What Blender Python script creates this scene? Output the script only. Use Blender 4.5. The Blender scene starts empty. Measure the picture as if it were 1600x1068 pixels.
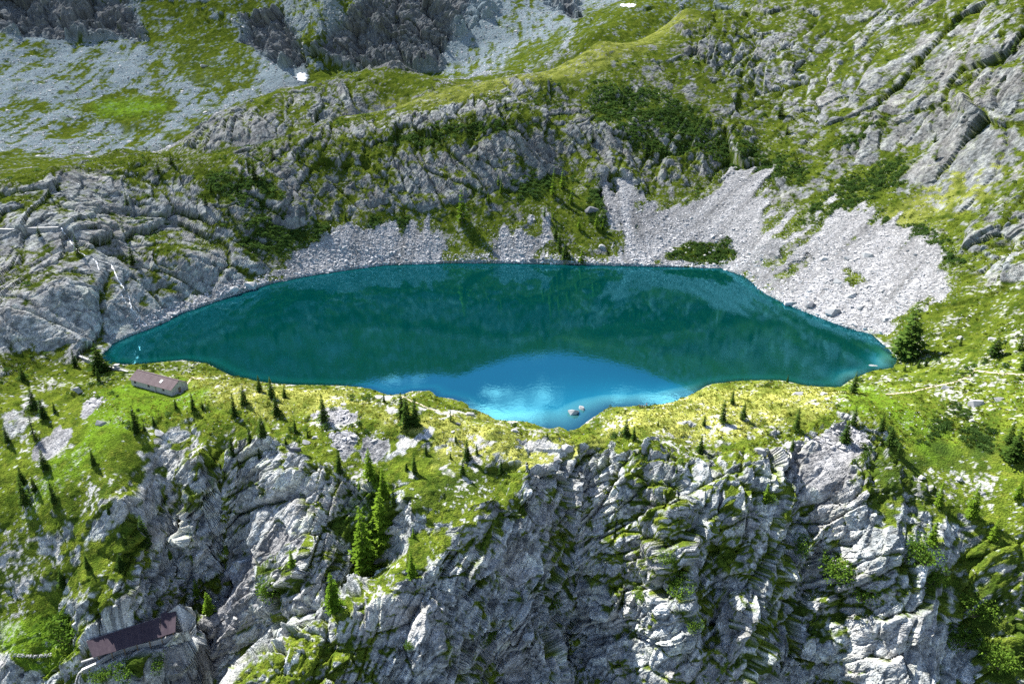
import bpy, bmesh, math, random
import numpy as np
from mathutils import Vector, Matrix

# ------------------------------------------------------------------ camera, sky, sun, exposure
SC = bpy.context.scene
COL = SC.collection
CAM_Z, PITCH, FPX = 110.0, math.radians(21.0), 1067.0
cam_data = bpy.data.cameras.new('camera')
cam_data.sensor_width = 36.0
cam_data.lens = FPX / 1600.0 * 36.0
cam_data.clip_start = 1.0
cam_data.clip_end = 8000.0
cam = bpy.data.objects.new('camera', cam_data)
cam.location = (0, 0, CAM_Z)
cam.rotation_euler = (math.radians(90) - PITCH, 0, 0)
COL.objects.link(cam)
SC.camera = cam

SUN_EL, SUN_AZ = math.radians(51), math.radians(-50)     # azimuth from +Y towards +X: the sun stands behind the lake, to the left
sun_dir = Vector((math.sin(SUN_AZ) * math.cos(SUN_EL), math.cos(SUN_AZ) * math.cos(SUN_EL), math.sin(SUN_EL)))
world = bpy.data.worlds.new('World')
SC.world = world
world.use_nodes = True
wn, wl = world.node_tree.nodes, world.node_tree.links
wn.clear()
w_out = wn.new('ShaderNodeOutputWorld')
w_bg = wn.new('ShaderNodeBackground')
w_bg.inputs['Strength'].default_value = 0.066
w_sky = wn.new('ShaderNodeTexSky')
w_sky.sky_type = 'NISHITA'
w_sky.sun_disc = False
w_sky.sun_elevation = SUN_EL
w_sky.sun_rotation = SUN_AZ
w_sky.altitude = 2200
w_sky.air_density = 1.0
w_sky.dust_density = 0.0
w_sky.ozone_density = 3.0
# fair-weather clouds over the whole dome: noise on the direction projected to a flat layer
w_tc = wn.new('ShaderNodeTexCoord')
w_sep = wn.new('ShaderNodeSeparateXYZ')
wl.new(w_tc.outputs['Generated'], w_sep.inputs[0])
w_z = wn.new('ShaderNodeMath'); w_z.operation = 'MAXIMUM'; w_z.inputs[1].default_value = 0.06
wl.new(w_sep.outputs['Z'], w_z.inputs[0])
w_dx = wn.new('ShaderNodeMath'); w_dx.operation = 'DIVIDE'
w_dy = wn.new('ShaderNodeMath'); w_dy.operation = 'DIVIDE'
wl.new(w_sep.outputs['X'], w_dx.inputs[0]); wl.new(w_z.outputs[0], w_dx.inputs[1])
wl.new(w_sep.outputs['Y'], w_dy.inputs[0]); wl.new(w_z.outputs[0], w_dy.inputs[1])
w_cmb = wn.new('ShaderNodeCombineXYZ')
wl.new(w_dx.outputs[0], w_cmb.inputs[0]); wl.new(w_dy.outputs[0], w_cmb.inputs[1])
w_cmb.inputs[2].default_value = 23.29
w_noise = wn.new('ShaderNodeTexNoise')
w_noise.inputs['Scale'].default_value = 3.2
w_noise.inputs['Detail'].default_value = 7.0
w_noise.inputs['Roughness'].default_value = 0.6
w_off = wn.new('ShaderNodeVectorMath'); w_off.operation = 'ADD'; w_off.inputs[1].default_value = (0.0, -0.28, 0.0)
wl.new(w_cmb.outputs[0], w_off.inputs[0]); wl.new(w_off.outputs[0], w_noise.inputs['Vector'])
w_ramp = wn.new('ShaderNodeMapRange')
w_ramp.inputs['From Min'].default_value = 0.56
w_ramp.inputs['From Max'].default_value = 0.70
wl.new(w_noise.outputs['Fac'], w_ramp.inputs['Value'])
w_hz = wn.new('ShaderNodeMapRange')                      # no cloud layer right at the horizon
w_hz.inputs['From Min'].default_value = 0.05
w_hz.inputs['From Max'].default_value = 0.25
wl.new(w_sep.outputs['Z'], w_hz.inputs['Value'])
w_mul = wn.new('ShaderNodeMath'); w_mul.operation = 'MULTIPLY'
wl.new(w_ramp.outputs[0], w_mul.inputs[0]); wl.new(w_hz.outputs[0], w_mul.inputs[1])
w_mix = wn.new('ShaderNodeMix'); w_mix.data_type = 'RGBA'
wl.new(w_mul.outputs[0], w_mix.inputs['Factor'])
wl.new(w_sky.outputs[0], w_mix.inputs['A'])
w_mix.inputs['B'].default_value = (17.0, 17.2, 17.6, 1)
wl.new(w_mix.outputs['Result'], w_bg.inputs['Color'])
wl.new(w_bg.outputs[0], w_out.inputs['Surface'])

sun_l = bpy.data.lights.new('sun', 'SUN')
sun_l.energy = 5.0
sun_l.angle = math.radians(0.53)
sun_l.color = (1.0, 0.95, 0.87)
sun = bpy.data.objects.new('sun', sun_l)
sun.rotation_euler = sun_dir.to_track_quat('Z', 'Y').to_euler()
COL.objects.link(sun)

vs = SC.view_settings
vs.view_transform = 'Standard'
vs.look = 'None'
vs.exposure = 1.8
vs.gamma = 1.0
vs.use_curve_mapping = False
cy = SC.cycles
cy.max_bounces = 6
cy.diffuse_bounces = 2
cy.glossy_bounces = 3
cy.transmission_bounces = 2
cy.transparent_max_bounces = 8
cy.use_denoising = False
random.seed(7)
RNG = np.random.default_rng(11)

# ------------------------------------------------------------------ helpers: rays, noise
CP, SP = math.cos(PITCH), math.sin(PITCH)
def ray(u, v):
    cx, cyy = (u - 800.0) / FPX, (534.0 - v) / FPX
    return np.array((cx, CP + cyy * SP, -SP + cyy * CP))
def at_z(u, v, z):
    d = ray(u, v); t = (z - CAM_Z) / d[2]
    return (d[0] * t, d[1] * t, z)
def at_y(u, v, y):
    d = ray(u, v); t = y / d[1]
    return (d[0] * t, y, CAM_Z + d[2] * t)
def project(P):
    x, y, z = P[..., 0], P[..., 1], P[..., 2] - CAM_Z
    f = y * CP - z * SP
    upc = y * SP + z * CP
    f = np.maximum(f, 1.0)
    return 800 + FPX * x / f, 534 - FPX * upc / f

from concurrent.futures import ThreadPoolExecutor
POOL = ThreadPoolExecutor(4)
U = np.uint32
def chunked(fn, P, *args):
    P = np.asarray(P, np.float32)
    parts = list(POOL.map(lambda i: fn(P[i:i + 16384], *args), range(0, len(P), 16384)))
    if isinstance(parts[0], tuple): return tuple(np.concatenate(x) for x in zip(*parts))
    return np.concatenate(parts)
def mixbits(h):
    h = (h ^ (h >> U(13))) * U(1274126177)
    h = (h ^ (h >> U(16))) * U(2246822519)
    return h ^ (h >> U(15))
KX, KY, KZ = U(374761393), U(668265263), U(2147483647)
def lattice(I, s):
    return I[:, 0].astype(U) * KX, I[:, 1].astype(U) * KY, I[:, 2].astype(U) * KZ + U((s * 144665 + 977) & 0xFFFFFFFF)
def _vnoise(P, s):
    F = np.floor(P); T = P - F
    T = T * T * (3 - 2 * T)
    hx, hy, hz = lattice(F.astype(np.int32), s)
    tx, ty, tz = T[:, 0], T[:, 1], T[:, 2]
    r = []
    for a in (0, 1):
        xa = hx + KX if a else hx
        for b in (0, 1):
            xb = xa + (hy + KY if b else hy)
            c0 = (mixbits(xb + hz) >> U(8)).astype(np.float32); c1 = (mixbits(xb + hz + KZ) >> U(8)).astype(np.float32)
            r.append(c0 + (c1 - c0) * tz)
    p = r[0] + (r[1] - r[0]) * ty; q = r[2] + (r[3] - r[2]) * ty
    return (p + (q - p) * tx) * np.float32(2 / 16777215) - 1
def vnoise(P, s=0):
    """value noise in [-1,1] on points (n,3)"""
    return chunked(_vnoise, P, s)
def _fbm(P, octaves, s, gain, lac, rid):
    out, a, t = 0, 1.0, 0.0
    for o in range(octaves):
        v = _vnoise(P, s + o * 17)
        out = out + np.float32(a) * (1 - 2 * np.abs(v) if rid else v); t += a
        P = P * np.float32(lac) + np.float32(13.7); a *= gain
    return out / np.float32(t)
def fbm(P, octaves=4, s=0, gain=0.5, lac=2.07):
    return chunked(_fbm, P, octaves, s, gain, lac, False)
def ridged(P, octaves=4, s=0):
    return chunked(_fbm, P, octaves, s, 0.5, 2.07, True)
def _facets(Q, s, tilt, saw, step):
    F = np.floor(Q); f = Q - F
    hx, hy, hz = lattice(F.astype(np.int32), s)
    n = len(Q)
    d1 = np.full(n, 9.0, np.float32); d2 = np.full(n, 9.0, np.float32); ID = np.zeros(n, U)
    CX = np.zeros(n, np.float32); CY = np.zeros(n, np.float32); CZ = np.zeros(n, np.float32)
    J = np.float32(0.7 / 1023)
    for a in (-1, 0, 1):
        for b in (-1, 0, 1):
            hab = hx + U((a * 374761393) & 0xFFFFFFFF) + hy + U((b * 668265263) & 0xFFFFFFFF)
            for c in (-1, 0, 1):
                h = mixbits(hab + hz + U((c * 2147483647) & 0xFFFFFFFF))
                dx = f[:, 0] - (np.float32(a + 0.15) + J * (h & U(1023)).astype(np.float32))
                dy = f[:, 1] - (np.float32(b + 0.15) + J * ((h >> U(10)) & U(1023)).astype(np.float32))
                dz = f[:, 2] - (np.float32(c + 0.15) + J * ((h >> U(20)) & U(1023)).astype(np.float32))
                d = dx * dx + dy * dy + dz * dz
                near = d < d1
                d2 = np.where(near, d1, np.minimum(d2, d))
                d1 = np.where(near, d, d1)
                ID = np.where(near, h, ID); CX = np.where(near, dx, CX); CY = np.where(near, dy, CY); CZ = np.where(near, dz, CZ)
    h4 = (ID * KX); h4 ^= h4 >> U(13)
    g0 = (h4 & U(255)).astype(np.float32) / 127.5 - 1
    g1 = ((h4 >> U(8)) & U(255)).astype(np.float32) / 127.5 - 1
    g2 = ((h4 >> U(16)) & U(255)).astype(np.float32) / 127.5 - 1
    hh = (h4 >> U(24)).astype(np.float32) / 127.5 - 1
    return step * hh + saw * CX + tilt * (g0 * CX + g1 * CY + g2 * CZ), np.sqrt(d2) - np.sqrt(d1), hh
def facets(Q, s=0, tilt=0.9, saw=0.0, step=0.6):
    """cell noise whose every cell is a tilted flat plane: broken blocks. returns (height, distance to the crack)"""
    return chunked(_facets, Q, s, tilt, saw, step)
def sstep(a, b, x):
    t = np.clip((x - a) / (b - a), 0, 1)
    return t * t * (3 - 2 * t)

# ------------------------------------------------------------------ the lie of the land: surveyed points
SHORE = [(160,554),(176,537),(202,525),(236,512),(287,488),(337,471),(422,443),(480,431),(540,422),(600,414),(700,411),(800,411),(930,414),
         (1060,417),(1127,419),(1161,431),(1195,458),(1229,475),(1279,495),(1323,512),(1364,522),(1384,542),(1401,559),(1397,574),
         (1364,579),(1330,593),(1313,605),(1262,603),(1222,595),(1161,595),(1111,600),(1087,613),(1070,622),(1036,632),(1002,635),
         (952,637),(935,647),(905,669),(888,674),(854,669),(824,659),(773,655),(760,647),(735,637),(722,627),(705,622),(685,620),
         (672,610),(641,611),(629,616),(606,617),(576,607),(560,605),(540,603),(445,601),(405,596),(364,588),(324,568),(287,563),
         (216,569),(169,569)]
PZ = [ # u, v, height : the shelf in front of the lake and the cliffs below it
 (60,560,3),(0,560,6),(0,480,22),(0,640,0),(100,620,-1),(150,600,1.5),(245,606,3),(300,590,3),(200,580,1.5),(345,590,3.5),
 (0,700,-8),(100,700,-5),(200,690,-2),(300,650,2),(300,700,-3),(400,630,3),(400,700,-4),(450,660,1),(500,640,3.5),(560,640,4),
 (620,640,4.5),(655,620,3.5),(650,660,3),(700,665,3),(740,655,3),(760,680,3),(800,690,2),(850,690,1.5),(900,692,-1),
 (0,800,-20),(100,800,-17),(200,780,-12),(300,760,-11),(420,740,-8),
 (135,1040,-48.8),(205,1016,-48.0),(274,996,-46.6),(160,1052,-52),(225,1040,-53),(205,1068,-58),(100,900,-34),(100,1000,-48),(0,900,-36),(0,1000,-50),(0,1068,-57),
 (600,720,-4),(480,740,-4),(560,780,-10),(980,670,3),(1000,650,2.5),(1100,650,4),(1200,640,5),(1150,615,3),(1250,620,5),(960,700,-1),(1100,700,-1),(1340,630,8),(1340,690,1),
 (1400,610,4),(1450,600,5),(1450,560,5),(1500,650,3),(1600,600,12),(1600,680,5),(1500,750,-6),(1600,780,-6),(1600,900,-22),(1600,1000,-38),(1600,1068,-48),
 (0,1250,-95),(400,1250,-95),(800,1250,-98),(1200,1250,-96),(1600,1250,-90),
]
PC = [ # u, v, forward distance : ribs and gullies of the cliff in front
 (870,740,184),(840,775,176),(787,803,169.5),(733,845,162),(683,878,157),(615,918,151),(540,955,146),(450,1010,141),(380,1065,136),   # the long rib from the outlet down to the left
 (740,700,193),(700,760,177),(700,805,169),(780,750,181),(850,722,187),(640,800,170),(660,850,163),(780,778,174.5),(820,700,193),(620,870,160),   # turf-topped back of the rib
 (570,850,172),(600,900,168),(560,905,168),(590,820,174),                                                                    # grassy gully above it
 (885,700,193),(905,760,187),(918,850,178),(940,950,169),(965,1060,159),(850,860,173),(800,890,166),(800,950,160),(830,1060,150),(700,930,152.5),(700,1000,146),(650,1068,139),(900,1000,172),   # the gorge under the outlet and the faces beside it
 (1000,730,184),(1030,790,173),(1050,860,164),(1075,950,155),(1100,1060,146),(1000,860,172),                                  # rib right of the gorge
 (1190,720,184),(1180,770,175),(1160,850,165),(1150,950,155),(1165,1060,146),(1110,850,169),(1110,1000,158),                  # right cliff prow
 (1240,760,182),(1245,820,175),(1262,900,168),(1255,1000,159),(1250,1068,153),                                                # shaded ravine
 (1310,760,178),(1340,810,170),(1400,900,158),(1390,1000,149),(1400,1068,142),(1460,860,164),(1500,930,160),(1500,1030,150),   # right tower
 (185,900,165),(150,945,159.5),(205,938,162.5),(120,930,162),(160,870,170),(330,860,185),(285,940,175),(255,880,180),(430,850,177),(350,960,167),(300,1050,158),(500,830,169),(475,900,160),(400,900,170),(290,830,187),(265,1040,160)]   # left ravine and scree gully
PY = [ # u, v, forward distance : the hillsides behind the lake and the mountain behind them
 (0,420,300),(0,357,325),(0,304,350),(100,450,292),(100,360,335),(100,267,385),(200,420,330),(200,330,380),(182,233,440),
 (300,400,360),(300,320,405),(304,240,470),(420,380,405),(420,300,440),(439,216,500),(540,370,430),(540,300,465),(540,240,492),(530,182,545),
 (700,350,450),(700,290,472),(700,210,508),(700,170,535),(690,138,580),(820,340,452),(820,270,485),(812,187,520),(817,115,590),
 (885,280,494),(885,180,550),(940,340,455),(940,260,498),(940,180,545),(935,66,640),(1060,330,465),(1060,250,508),(1060,150,560),(1070,18,690),
 (1200,380,405),(1200,300,455),(1200,200,520),(1200,100,590),(1200,0,700),(1330,440,340),(1330,360,385),(1330,280,435),(1330,180,488),(1330,80,560),(1330,0,620),
 (1450,500,285),(1450,420,325),(1450,330,375),(1450,230,420),(1450,120,475),(1450,0,545),(1540,500,270),
 (1600,520,245),(1600,430,280),(1600,330,320),(1600,220,360),(1600,110,400),(1600,0,460),
 (270,226,640),(337,176,660),(439,139,680),(530,118,700),(608,102,720),(680,128,690),(400,190,610),(560,150,655),
 (0,290,520),(0,230,700),(0,150,850),(0,60,1000),(0,0,1080),(120,235,720),(120,150,880),(120,60,1030),(120,0,1110),
 (250,225,760),(250,150,900),(250,60,1050),(250,0,1130),(400,120,960),(400,60,1050),(400,0,1120),(470,122,930),
 (520,100,960),(520,30,1000),(520,0,1020),(620,90,950),(620,30,990),(620,0,1010),(720,100,940),(720,40,1000),(720,0,1040),
 (800,90,880),(800,40,1000),(800,0,1080),(860,60,900),(900,0,1150),(930,50,800),(1000,10,850),
]
PTS = [at_z(u, v, z) for u, v, z in PZ] + [at_y(u, v, y) for u, v, y in PC] + [at_y(u, v, y) for u, v, y in PY] + [at_z(u, v, 0.3) for u, v in SHORE]
# the same slopes carried on beyond the sides of the view
for (u, v, z) in PZ:
    if u == 0: PTS.append(at_z(-350, v, z + 3))
    if u == 1600: PTS.append(at_z(1950, v, z + 18))
for (u, v, y) in PY:
    if u == 0: x, yy, z = at_y(0, v, y); PTS.append((x * 1.6, yy, z + 15))
    if u == 1600: x, yy, z = at_y(1600, v, y); PTS.append((x * 1.5, yy, z + 45))
# dips hidden behind the crests, and the summits that the lake mirrors
def col_pt(u, y, z):
    d = ray(u, 534.0); return (d[0] / d[1] * y * 0.96, y, z)
PTS += [col_pt(60, 440, 25), col_pt(200, 520, 34), col_pt(330, 550, 34), col_pt(439, 575, 44), col_pt(600, 630, 68), col_pt(817, 690, 82), col_pt(935, 725, 112), col_pt(1070, 775, 138), col_pt(300, 735, 28), col_pt(439, 770, 60), col_pt(570, 800, 84)]
for u, v in ((-300, 700), (0, 690), (200, 690), (400, 660), (520, 618), (600, 590), (720, 586), (820, 548), (900, 550), (1000, 568), (1100, 612), (1250, 680), (1400, 690), (1600, 690), (1900, 690)):
    s = -ray(u, v)[2] / ray(u, v)[1]
    PTS.append((ray(u, v)[0] / ray(u, v)[1] * 1600, 1600, -110 + 1600 * s))
    PTS.append((ray(u, v)[0] / ray(u, v)[1] * 2200, 2200, 1600 * s - 330))
PTS += [col_pt(1450, 720, 300), col_pt(1650, 640, 300), col_pt(1300, 900, 330), col_pt(1900, 560, 300)]
PTS = np.array(PTS)
# merge near-duplicates
keep = []
for i, p in enumerate(PTS):
    if all((p[0] - PTS[j][0]) ** 2 + (p[1] - PTS[j][1]) ** 2 > 9 for j in keep): keep.append(i)
PTS = PTS[keep]

def rbf_fit(P, smooth=0.4):
    n = len(P)
    D = np.sqrt(((P[:, None, :2] - P[None, :, :2]) ** 2).sum(-1) + 9.0)
    A = np.zeros((n + 3, n + 3))
    A[:n, :n] = -D
    A[range(n), range(n)] += -smooth
    A[:n, n] = 1; A[:n, n + 1:] = P[:, :2] / 500; A[n, :n] = 1; A[n + 1:, :n] = P[:, :2].T / 500
    return np.linalg.solve(A, np.concatenate([P[:, 2], np.zeros(3)]))
RW = rbf_fit(PTS)
GX0, GX1, GY0, GY1, GS = -1500.0, 1500.0, 60.0, 2300.0, 5.0
gx = np.arange(GX0, GX1 + 1, GS); gy = np.arange(GY0, GY1 + 1, GS)
def rbf_eval(x, y):
    out = np.empty(x.shape)
    xf, yf, of = x.ravel(), y.ravel(), out.ravel()
    for s in range(0, len(xf), 40000):
        a, b = xf[s:s + 40000], yf[s:s + 40000]
        D = np.sqrt((a[:, None] - PTS[None, :, 0]) ** 2 + (b[:, None] - PTS[None, :, 1]) ** 2 + 9.0)
        of[s:s + 40000] = -D @ RW[:-3] + RW[-3] + (RW[-2] * a + RW[-1] * b) / 500
    return of.reshape(x.shape)
LAKE = np.array([at_z(u, v, 0)[:2] for u, v in SHORE])
def poly_sd(P, poly):
    """signed distance to a polygon, negative inside"""
    n = len(poly); d = np.full(len(P), 1e9); ins = np.zeros(len(P), bool)
    for i in range(n):
        a, b = poly[i], poly[(i + 1) % n]
        e = b - a; w = P - a
        t = np.clip((w @ e) / max(e @ e, 1e-9), 0, 1)
        q = w - t[:, None] * e
        d = np.minimum(d, (q * q).sum(1))
        c = ((a[1] > P[:, 1]) != (b[1] > P[:, 1])) & (P[:, 0] < (b[0] - a[0]) * (P[:, 1] - a[1]) / (b[1] - a[1] + 1e-12) + a[0])
        ins ^= c
    d = np.sqrt(d)
    return np.where(ins, -d, d)
MX, MY = np.meshgrid(gx, gy)
GZ = rbf_eval(MX, MY)
def bil(G, x, y):
    fx = np.clip((x - GX0) / GS, 0, len(gx) - 1.001); fy = np.clip((y - GY0) / GS, 0, len(gy) - 1.001)
    i = fx.astype(int); j = fy.astype(int); a = fx - i; b = fy - j
    return G[j, i] * (1 - a) * (1 - b) + G[j, i + 1] * a * (1 - b) + G[j + 1, i] * (1 - a) * b + G[j + 1, i + 1] * a * b
def lake_sd(x, y):
    out = np.full(x.shape, 60.0)
    m = (np.abs(x) < 330) & (y > 150) & (y < 520)
    if m.any(): out[m] = poly_sd(np.stack([x[m], y[m]], 1), LAKE)
    return out
SHAL = [(at_z(u, v, 0)[:2], r) for u, v, r in ((895, 662, 26), (925, 648, 24), (965, 637, 20), (1010, 633, 17), (1060, 624, 13), (1398, 566, 9), (1345, 592, 8))]
def shallows(x, y):                                        # by the outlet and in the right-hand bay
    out = np.zeros(np.shape(x))
    for (px, py), r in SHAL: out = np.maximum(out, np.exp(-((x - px) ** 2 + (y - py) ** 2) / (r * r)))
    return out
def base_z(x, y, sd=None):
    z = bil(GZ, x, y)
    if sd is None: sd = lake_sd(x, y)
    z = np.where(sd > 0, z + np.maximum(0.07 * sd + 0.02 - z, 0) * sstep(15, 5, sd), z)
    shal = shallows(x, y)
    dep = np.minimum(-sd, 200) * (1.1 - 0.98 * np.minimum(shal, 1))
    return np.where(sd <= 0, -np.minimum(dep, 24 + 0 * dep), z)

# ------------------------------------------------------------------ terrain mesh: rows follow the slope so that cliffs get as many faces as flats
A0, A1 = math.radians(-47.5), math.radians(47.5)
NC, NR = 940, 1080
az = np.concatenate([np.linspace(math.radians(-76), A0, 36)[:-1], np.linspace(A0, A1, NC), np.linspace(A1, math.radians(76), 36)[1:]])
RS = np.geomspace(128, 2150, 2600)
NCOL = len(az)
az_s = az[::8] if (NCOL - 1) % 8 == 0 else np.append(az[::8], az[-1])
cols = []
for a in az_s:
    x, y = RS * math.sin(a), RS * math.cos(a)
    sd = lake_sd(x, y)
    z = base_z(x, y, sd)
    ds = np.sqrt(np.gradient(RS) ** 2 + np.gradient(z) ** 2)
    d3 = np.sqrt(RS ** 2 + (z - CAM_Z) ** 2)
    el = np.arctan2(z - CAM_Z, RS)
    run = np.maximum.accumulate(el)
    dsa = np.abs(np.gradient(el))
    w = 0.35 * ds / d3 + 0.65 * dsa
    w *= np.where(el < run - 0.004, 0.45, 1.0)
    w *= np.where(sd < -3, 0.35, 1.0)
    w *= np.where(el > math.radians(6.5), 0.22, 1.0) * np.where(el < math.radians(-49), 0.4, 1.0)
    cols.append(w)
W = np.array(cols)
ker = np.ones(9) / 9
W = np.apply_along_axis(lambda r: np.convolve(np.pad(r, 4, 'edge'), ker, 'valid'), 1, W)
W = np.apply_along_axis(lambda r: np.convolve(np.pad(r, 4, 'edge'), ker, 'valid'), 0, W)
RR = np.empty((NCOL, NR))
for j, a in enumerate(az):
    f = np.interp(a, az_s, np.arange(len(az_s))); i = min(int(f), len(az_s) - 2); t = f - i
    c = np.cumsum(W[i] * (1 - t) + W[i + 1] * t); c = (c - c[0]) / (c[-1] - c[0])
    RR[j] = np.interp(np.linspace(0, 1, NR), c, RS)
X = (RR * np.sin(az)[:, None]).ravel(); Y = (RR * np.cos(az)[:, None]).ravel()
SD = lake_sd(X, Y)
Z = base_z(X, Y, SD)
P0 = np.stack([X, Y, Z], 1)

def grid_normals(P):
    G = P.reshape(NCOL, NR, 3)
    du = np.empty_like(G); dv = np.empty_like(G)
    du[1:-1] = G[2:] - G[:-2]; du[0] = G[1] - G[0]; du[-1] = G[-1] - G[-2]
    dv[:, 1:-1] = G[:, 2:] - G[:, :-2]; dv[:, 0] = G[:, 1] - G[:, 0]; dv[:, -1] = G[:, -1] - G[:, -2]
    N = np.cross(du.reshape(-1, 3), dv.reshape(-1, 3))
    N /= np.linalg.norm(N, axis=1)[:, None] + 1e-12
    return np.where(N[:, 2:3] < 0, -N, N)
N0 = grid_normals(P0)
UV = np.stack(project(P0), 1)                              # where each point of the land lies in the survey photograph
warp = np.stack([fbm(P0 / 14, 3, 91), fbm(P0 / 14, 3, 92)], 1)
warp2 = np.stack([fbm(P0 / 4, 2, 93), fbm(P0 / 4, 2, 94)], 1)
UVW = UV + (warp + 0.45 * warp2) * np.array([30, 18]) * np.clip(300 / Y, 0.4, 1.3)[:, None]
DIST = np.sqrt(X ** 2 + Y ** 2)

def patch(poly, soft=8.0, dmin=0, dmax=1e9):
    poly = np.array(poly, float)
    out = np.zeros(len(P0), np.float32)
    m = ((UVW[:, 0] > poly[:, 0].min() - 3 * soft) & (UVW[:, 0] < poly[:, 0].max() + 3 * soft) & (UVW[:, 1] > poly[:, 1].min() - 3 * soft)
         & (UVW[:, 1] < poly[:, 1].max() + 3 * soft) & (DIST > dmin) & (DIST < dmax))
    if m.any(): out[m] = sstep(soft, -soft, poly_sd(UVW[m], poly))
    return out
def many(polys, **k):
    out = np.zeros(len(P0), np.float32)
    for p in polys: out = np.maximum(out, patch(p, **k))
    return out
def el(u, v, ru, rv, rot=0):
    c, s = math.cos(math.radians(rot)), math.sin(math.radians(rot))
    return [(u + ru * math.cos(t) * c - rv * math.sin(t) * s, v + ru * math.cos(t) * s + rv * math.sin(t) * c) for t in np.linspace(0, 2 * math.pi, 13)[:-1]]
MAIN = dict(dmin=230, dmax=760)
FORE = dict(dmax=300)
BACK = dict(dmin=560)
SCREE = many([
 [(415,446),(445,395),(500,385),(545,345),(600,372),(655,340),(690,385),(705,414),(600,420),(540,428)],
 [(752,414),(768,375),(800,360),(830,370),(852,335),(842,380),(836,414)],
 [(962,420),(975,370),(935,290),(950,278),(1000,310),(1040,330),(1090,320),(1150,265),(1210,268),(1180,330),(1200,352),(1300,320),(1390,345),(1480,395),(1485,455),(1405,498),(1372,530),(1280,502),(1195,465),(1150,436),(1060,422)],
 ], soft=24, **MAIN)
SCREE *= 1 - patch(el(1098,393,56,20), 5, 230, 760)
SCREE *= 1 - 0.9 * many([el(1240,385,60,9,-35), el(1245,415,40,7,-30), el(1330,430,10,14), el(1265,340,70,16,-28)], soft=5, **MAIN)
SCREE = np.maximum(SCREE, 0.9 * many([[(430,820),(475,850),(400,950),(330,1068),(265,1068),(290,980),(350,900)]], **FORE))
SCREE = np.maximum(SCREE, 0.8 * many([el(560,695,34,26), el(520,655,26,14), el(150,640,26,16,-20), el(60,690,30,24,-20), el(1530,520,60,16,-10), el(1300,720,55,60,70)], soft=10, **FORE))
gdir = np.stack([N0[:, 0], N0[:, 1]], 1); gdir /= np.linalg.norm(gdir, axis=1)[:, None] + 1e-9
gmean = np.where((X > 90)[:, None], np.array((-0.8, -0.6)), np.array((0.0, -1.0)))
al_ = (P0[:, :2] * gmean).sum(1); ac_ = P0[:, 0] * -gmean[:, 1] + P0[:, 1] * gmean[:, 0]
streak = fbm(np.stack([ac_ / 5.5, al_ / 38, Z * 0], 1), 3, 211)
SCREE = sstep(0.30, 0.62, SCREE + (0.75 * streak + 0.40 * fbm(P0 / 6, 3, 212)) * (SCREE > 0.01)) * (SCREE > 0.02)
BSCREE = np.maximum(many([[(0,55),(60,48),(110,62),(190,58),(250,66),(262,100),(238,110),(250,200),(290,235),(120,245),(40,270),(-60,240),(-60,40)],
 [(250,40),(330,60),(480,110),(470,128),(400,150),(310,190),(270,225),(250,210)]], soft=14, **BACK),
 many([[(740,-20),(800,-40),(860,0),(905,40),(885,80),(830,115),(690,130),(690,90)], [(900,-20),(1010,-20),(960,10),(900,15)]], soft=10, **BACK))
BGRASS = many([el(205,175,75,24,0), el(330,90,75,50,30), [(555,112),(610,100),(680,128),(640,140),(580,140)], el(830,85,55,20,-25), el(950,55,70,20,-25), el(40,250,50,16), el(130,190,60,9,-25)], soft=12, **BACK)
BCLIFF = many([[(-40,-30),(190,-10),(230,60),(120,62),(0,55)], [(380,20),(440,15),(480,100),(430,105),(380,60)], [(485,80),(540,25),(620,-40),(750,-40),(790,15),(700,70),(690,110),(560,112)], [(840,-20),(905,-10),(905,30),(860,20)]], soft=8, **BACK)
CLIFF = np.maximum(many([[(360,240),(480,215),(640,185),(760,160),(870,180),(890,170),(1000,195),(1100,185),(1180,210),(1190,260),(1080,290),(1000,290),(900,270),(860,280),(700,320),(560,335),(420,350),(340,330)],
  [(1280,240),(1420,120),(1520,70),(1600,60),(1600,190),(1470,200),(1380,240),(1290,262)], [(1510,360),(1600,290),(1640,420),(1560,450)], [(1050,40),(1120,30),(1280,60),(1260,120),(1150,130),(1080,90)]], soft=16, **MAIN),
  many([[(285,760),(360,700),(480,705),(545,800),(570,900),(520,1090),(110,1090),(180,930),(230,870)],
  [(560,950),(620,915),(690,880),(740,848),(800,805),(850,740),(890,700),(1000,700),(1060,730),(1180,700),(1240,700),(1330,640),(1400,690),(1340,790),(1430,850),(1520,1090),(380,1090)]], soft=14, **FORE))
SLAB = many([[(0,300),(120,255),(300,270),(340,350),(410,430),(330,480),(220,515),(100,545),(0,545),(-60,420)], [(270,235),(340,180),(530,130),(600,140),(500,190),(430,215)], [(1110,10),(1330,0),(1600,0),(1600,60),(1400,110),(1250,200),(1150,130)],
  [(500,200),(720,150),(860,115),(860,180),(700,180),(560,215)]], soft=14, dmin=200, dmax=760)
MEADOW = np.maximum(many([[(160,575),(330,570),(560,605),(760,650),(870,695),(960,640),(1100,600),(1330,605),(1400,575),(1460,520),(1640,500),(1640,880),(1480,800),(1380,690),(1260,640),(1100,700),(1000,715),(960,690),(870,720),(830,770),(740,840),(650,890),(590,910),(540,860),(560,760),(500,690),(420,690),(250,700),(80,880),(-40,960),(-40,690),(100,640)]], soft=12, **FORE),
  many([[(1180,360),(1290,270),(1440,225),(1600,190),(1640,300),(1500,360),(1480,480),(1640,420),(1640,560),(1400,560),(1490,470),(1480,400),(1390,345)], el(730,365,60,35), el(880,350,60,70), [(530,180),(700,145),(870,95),(1070,20),(1110,10),(1060,60),(900,140),(860,130),(700,165),(560,200)], el(320,250,100,12,5)], soft=14, **MAIN))
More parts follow.
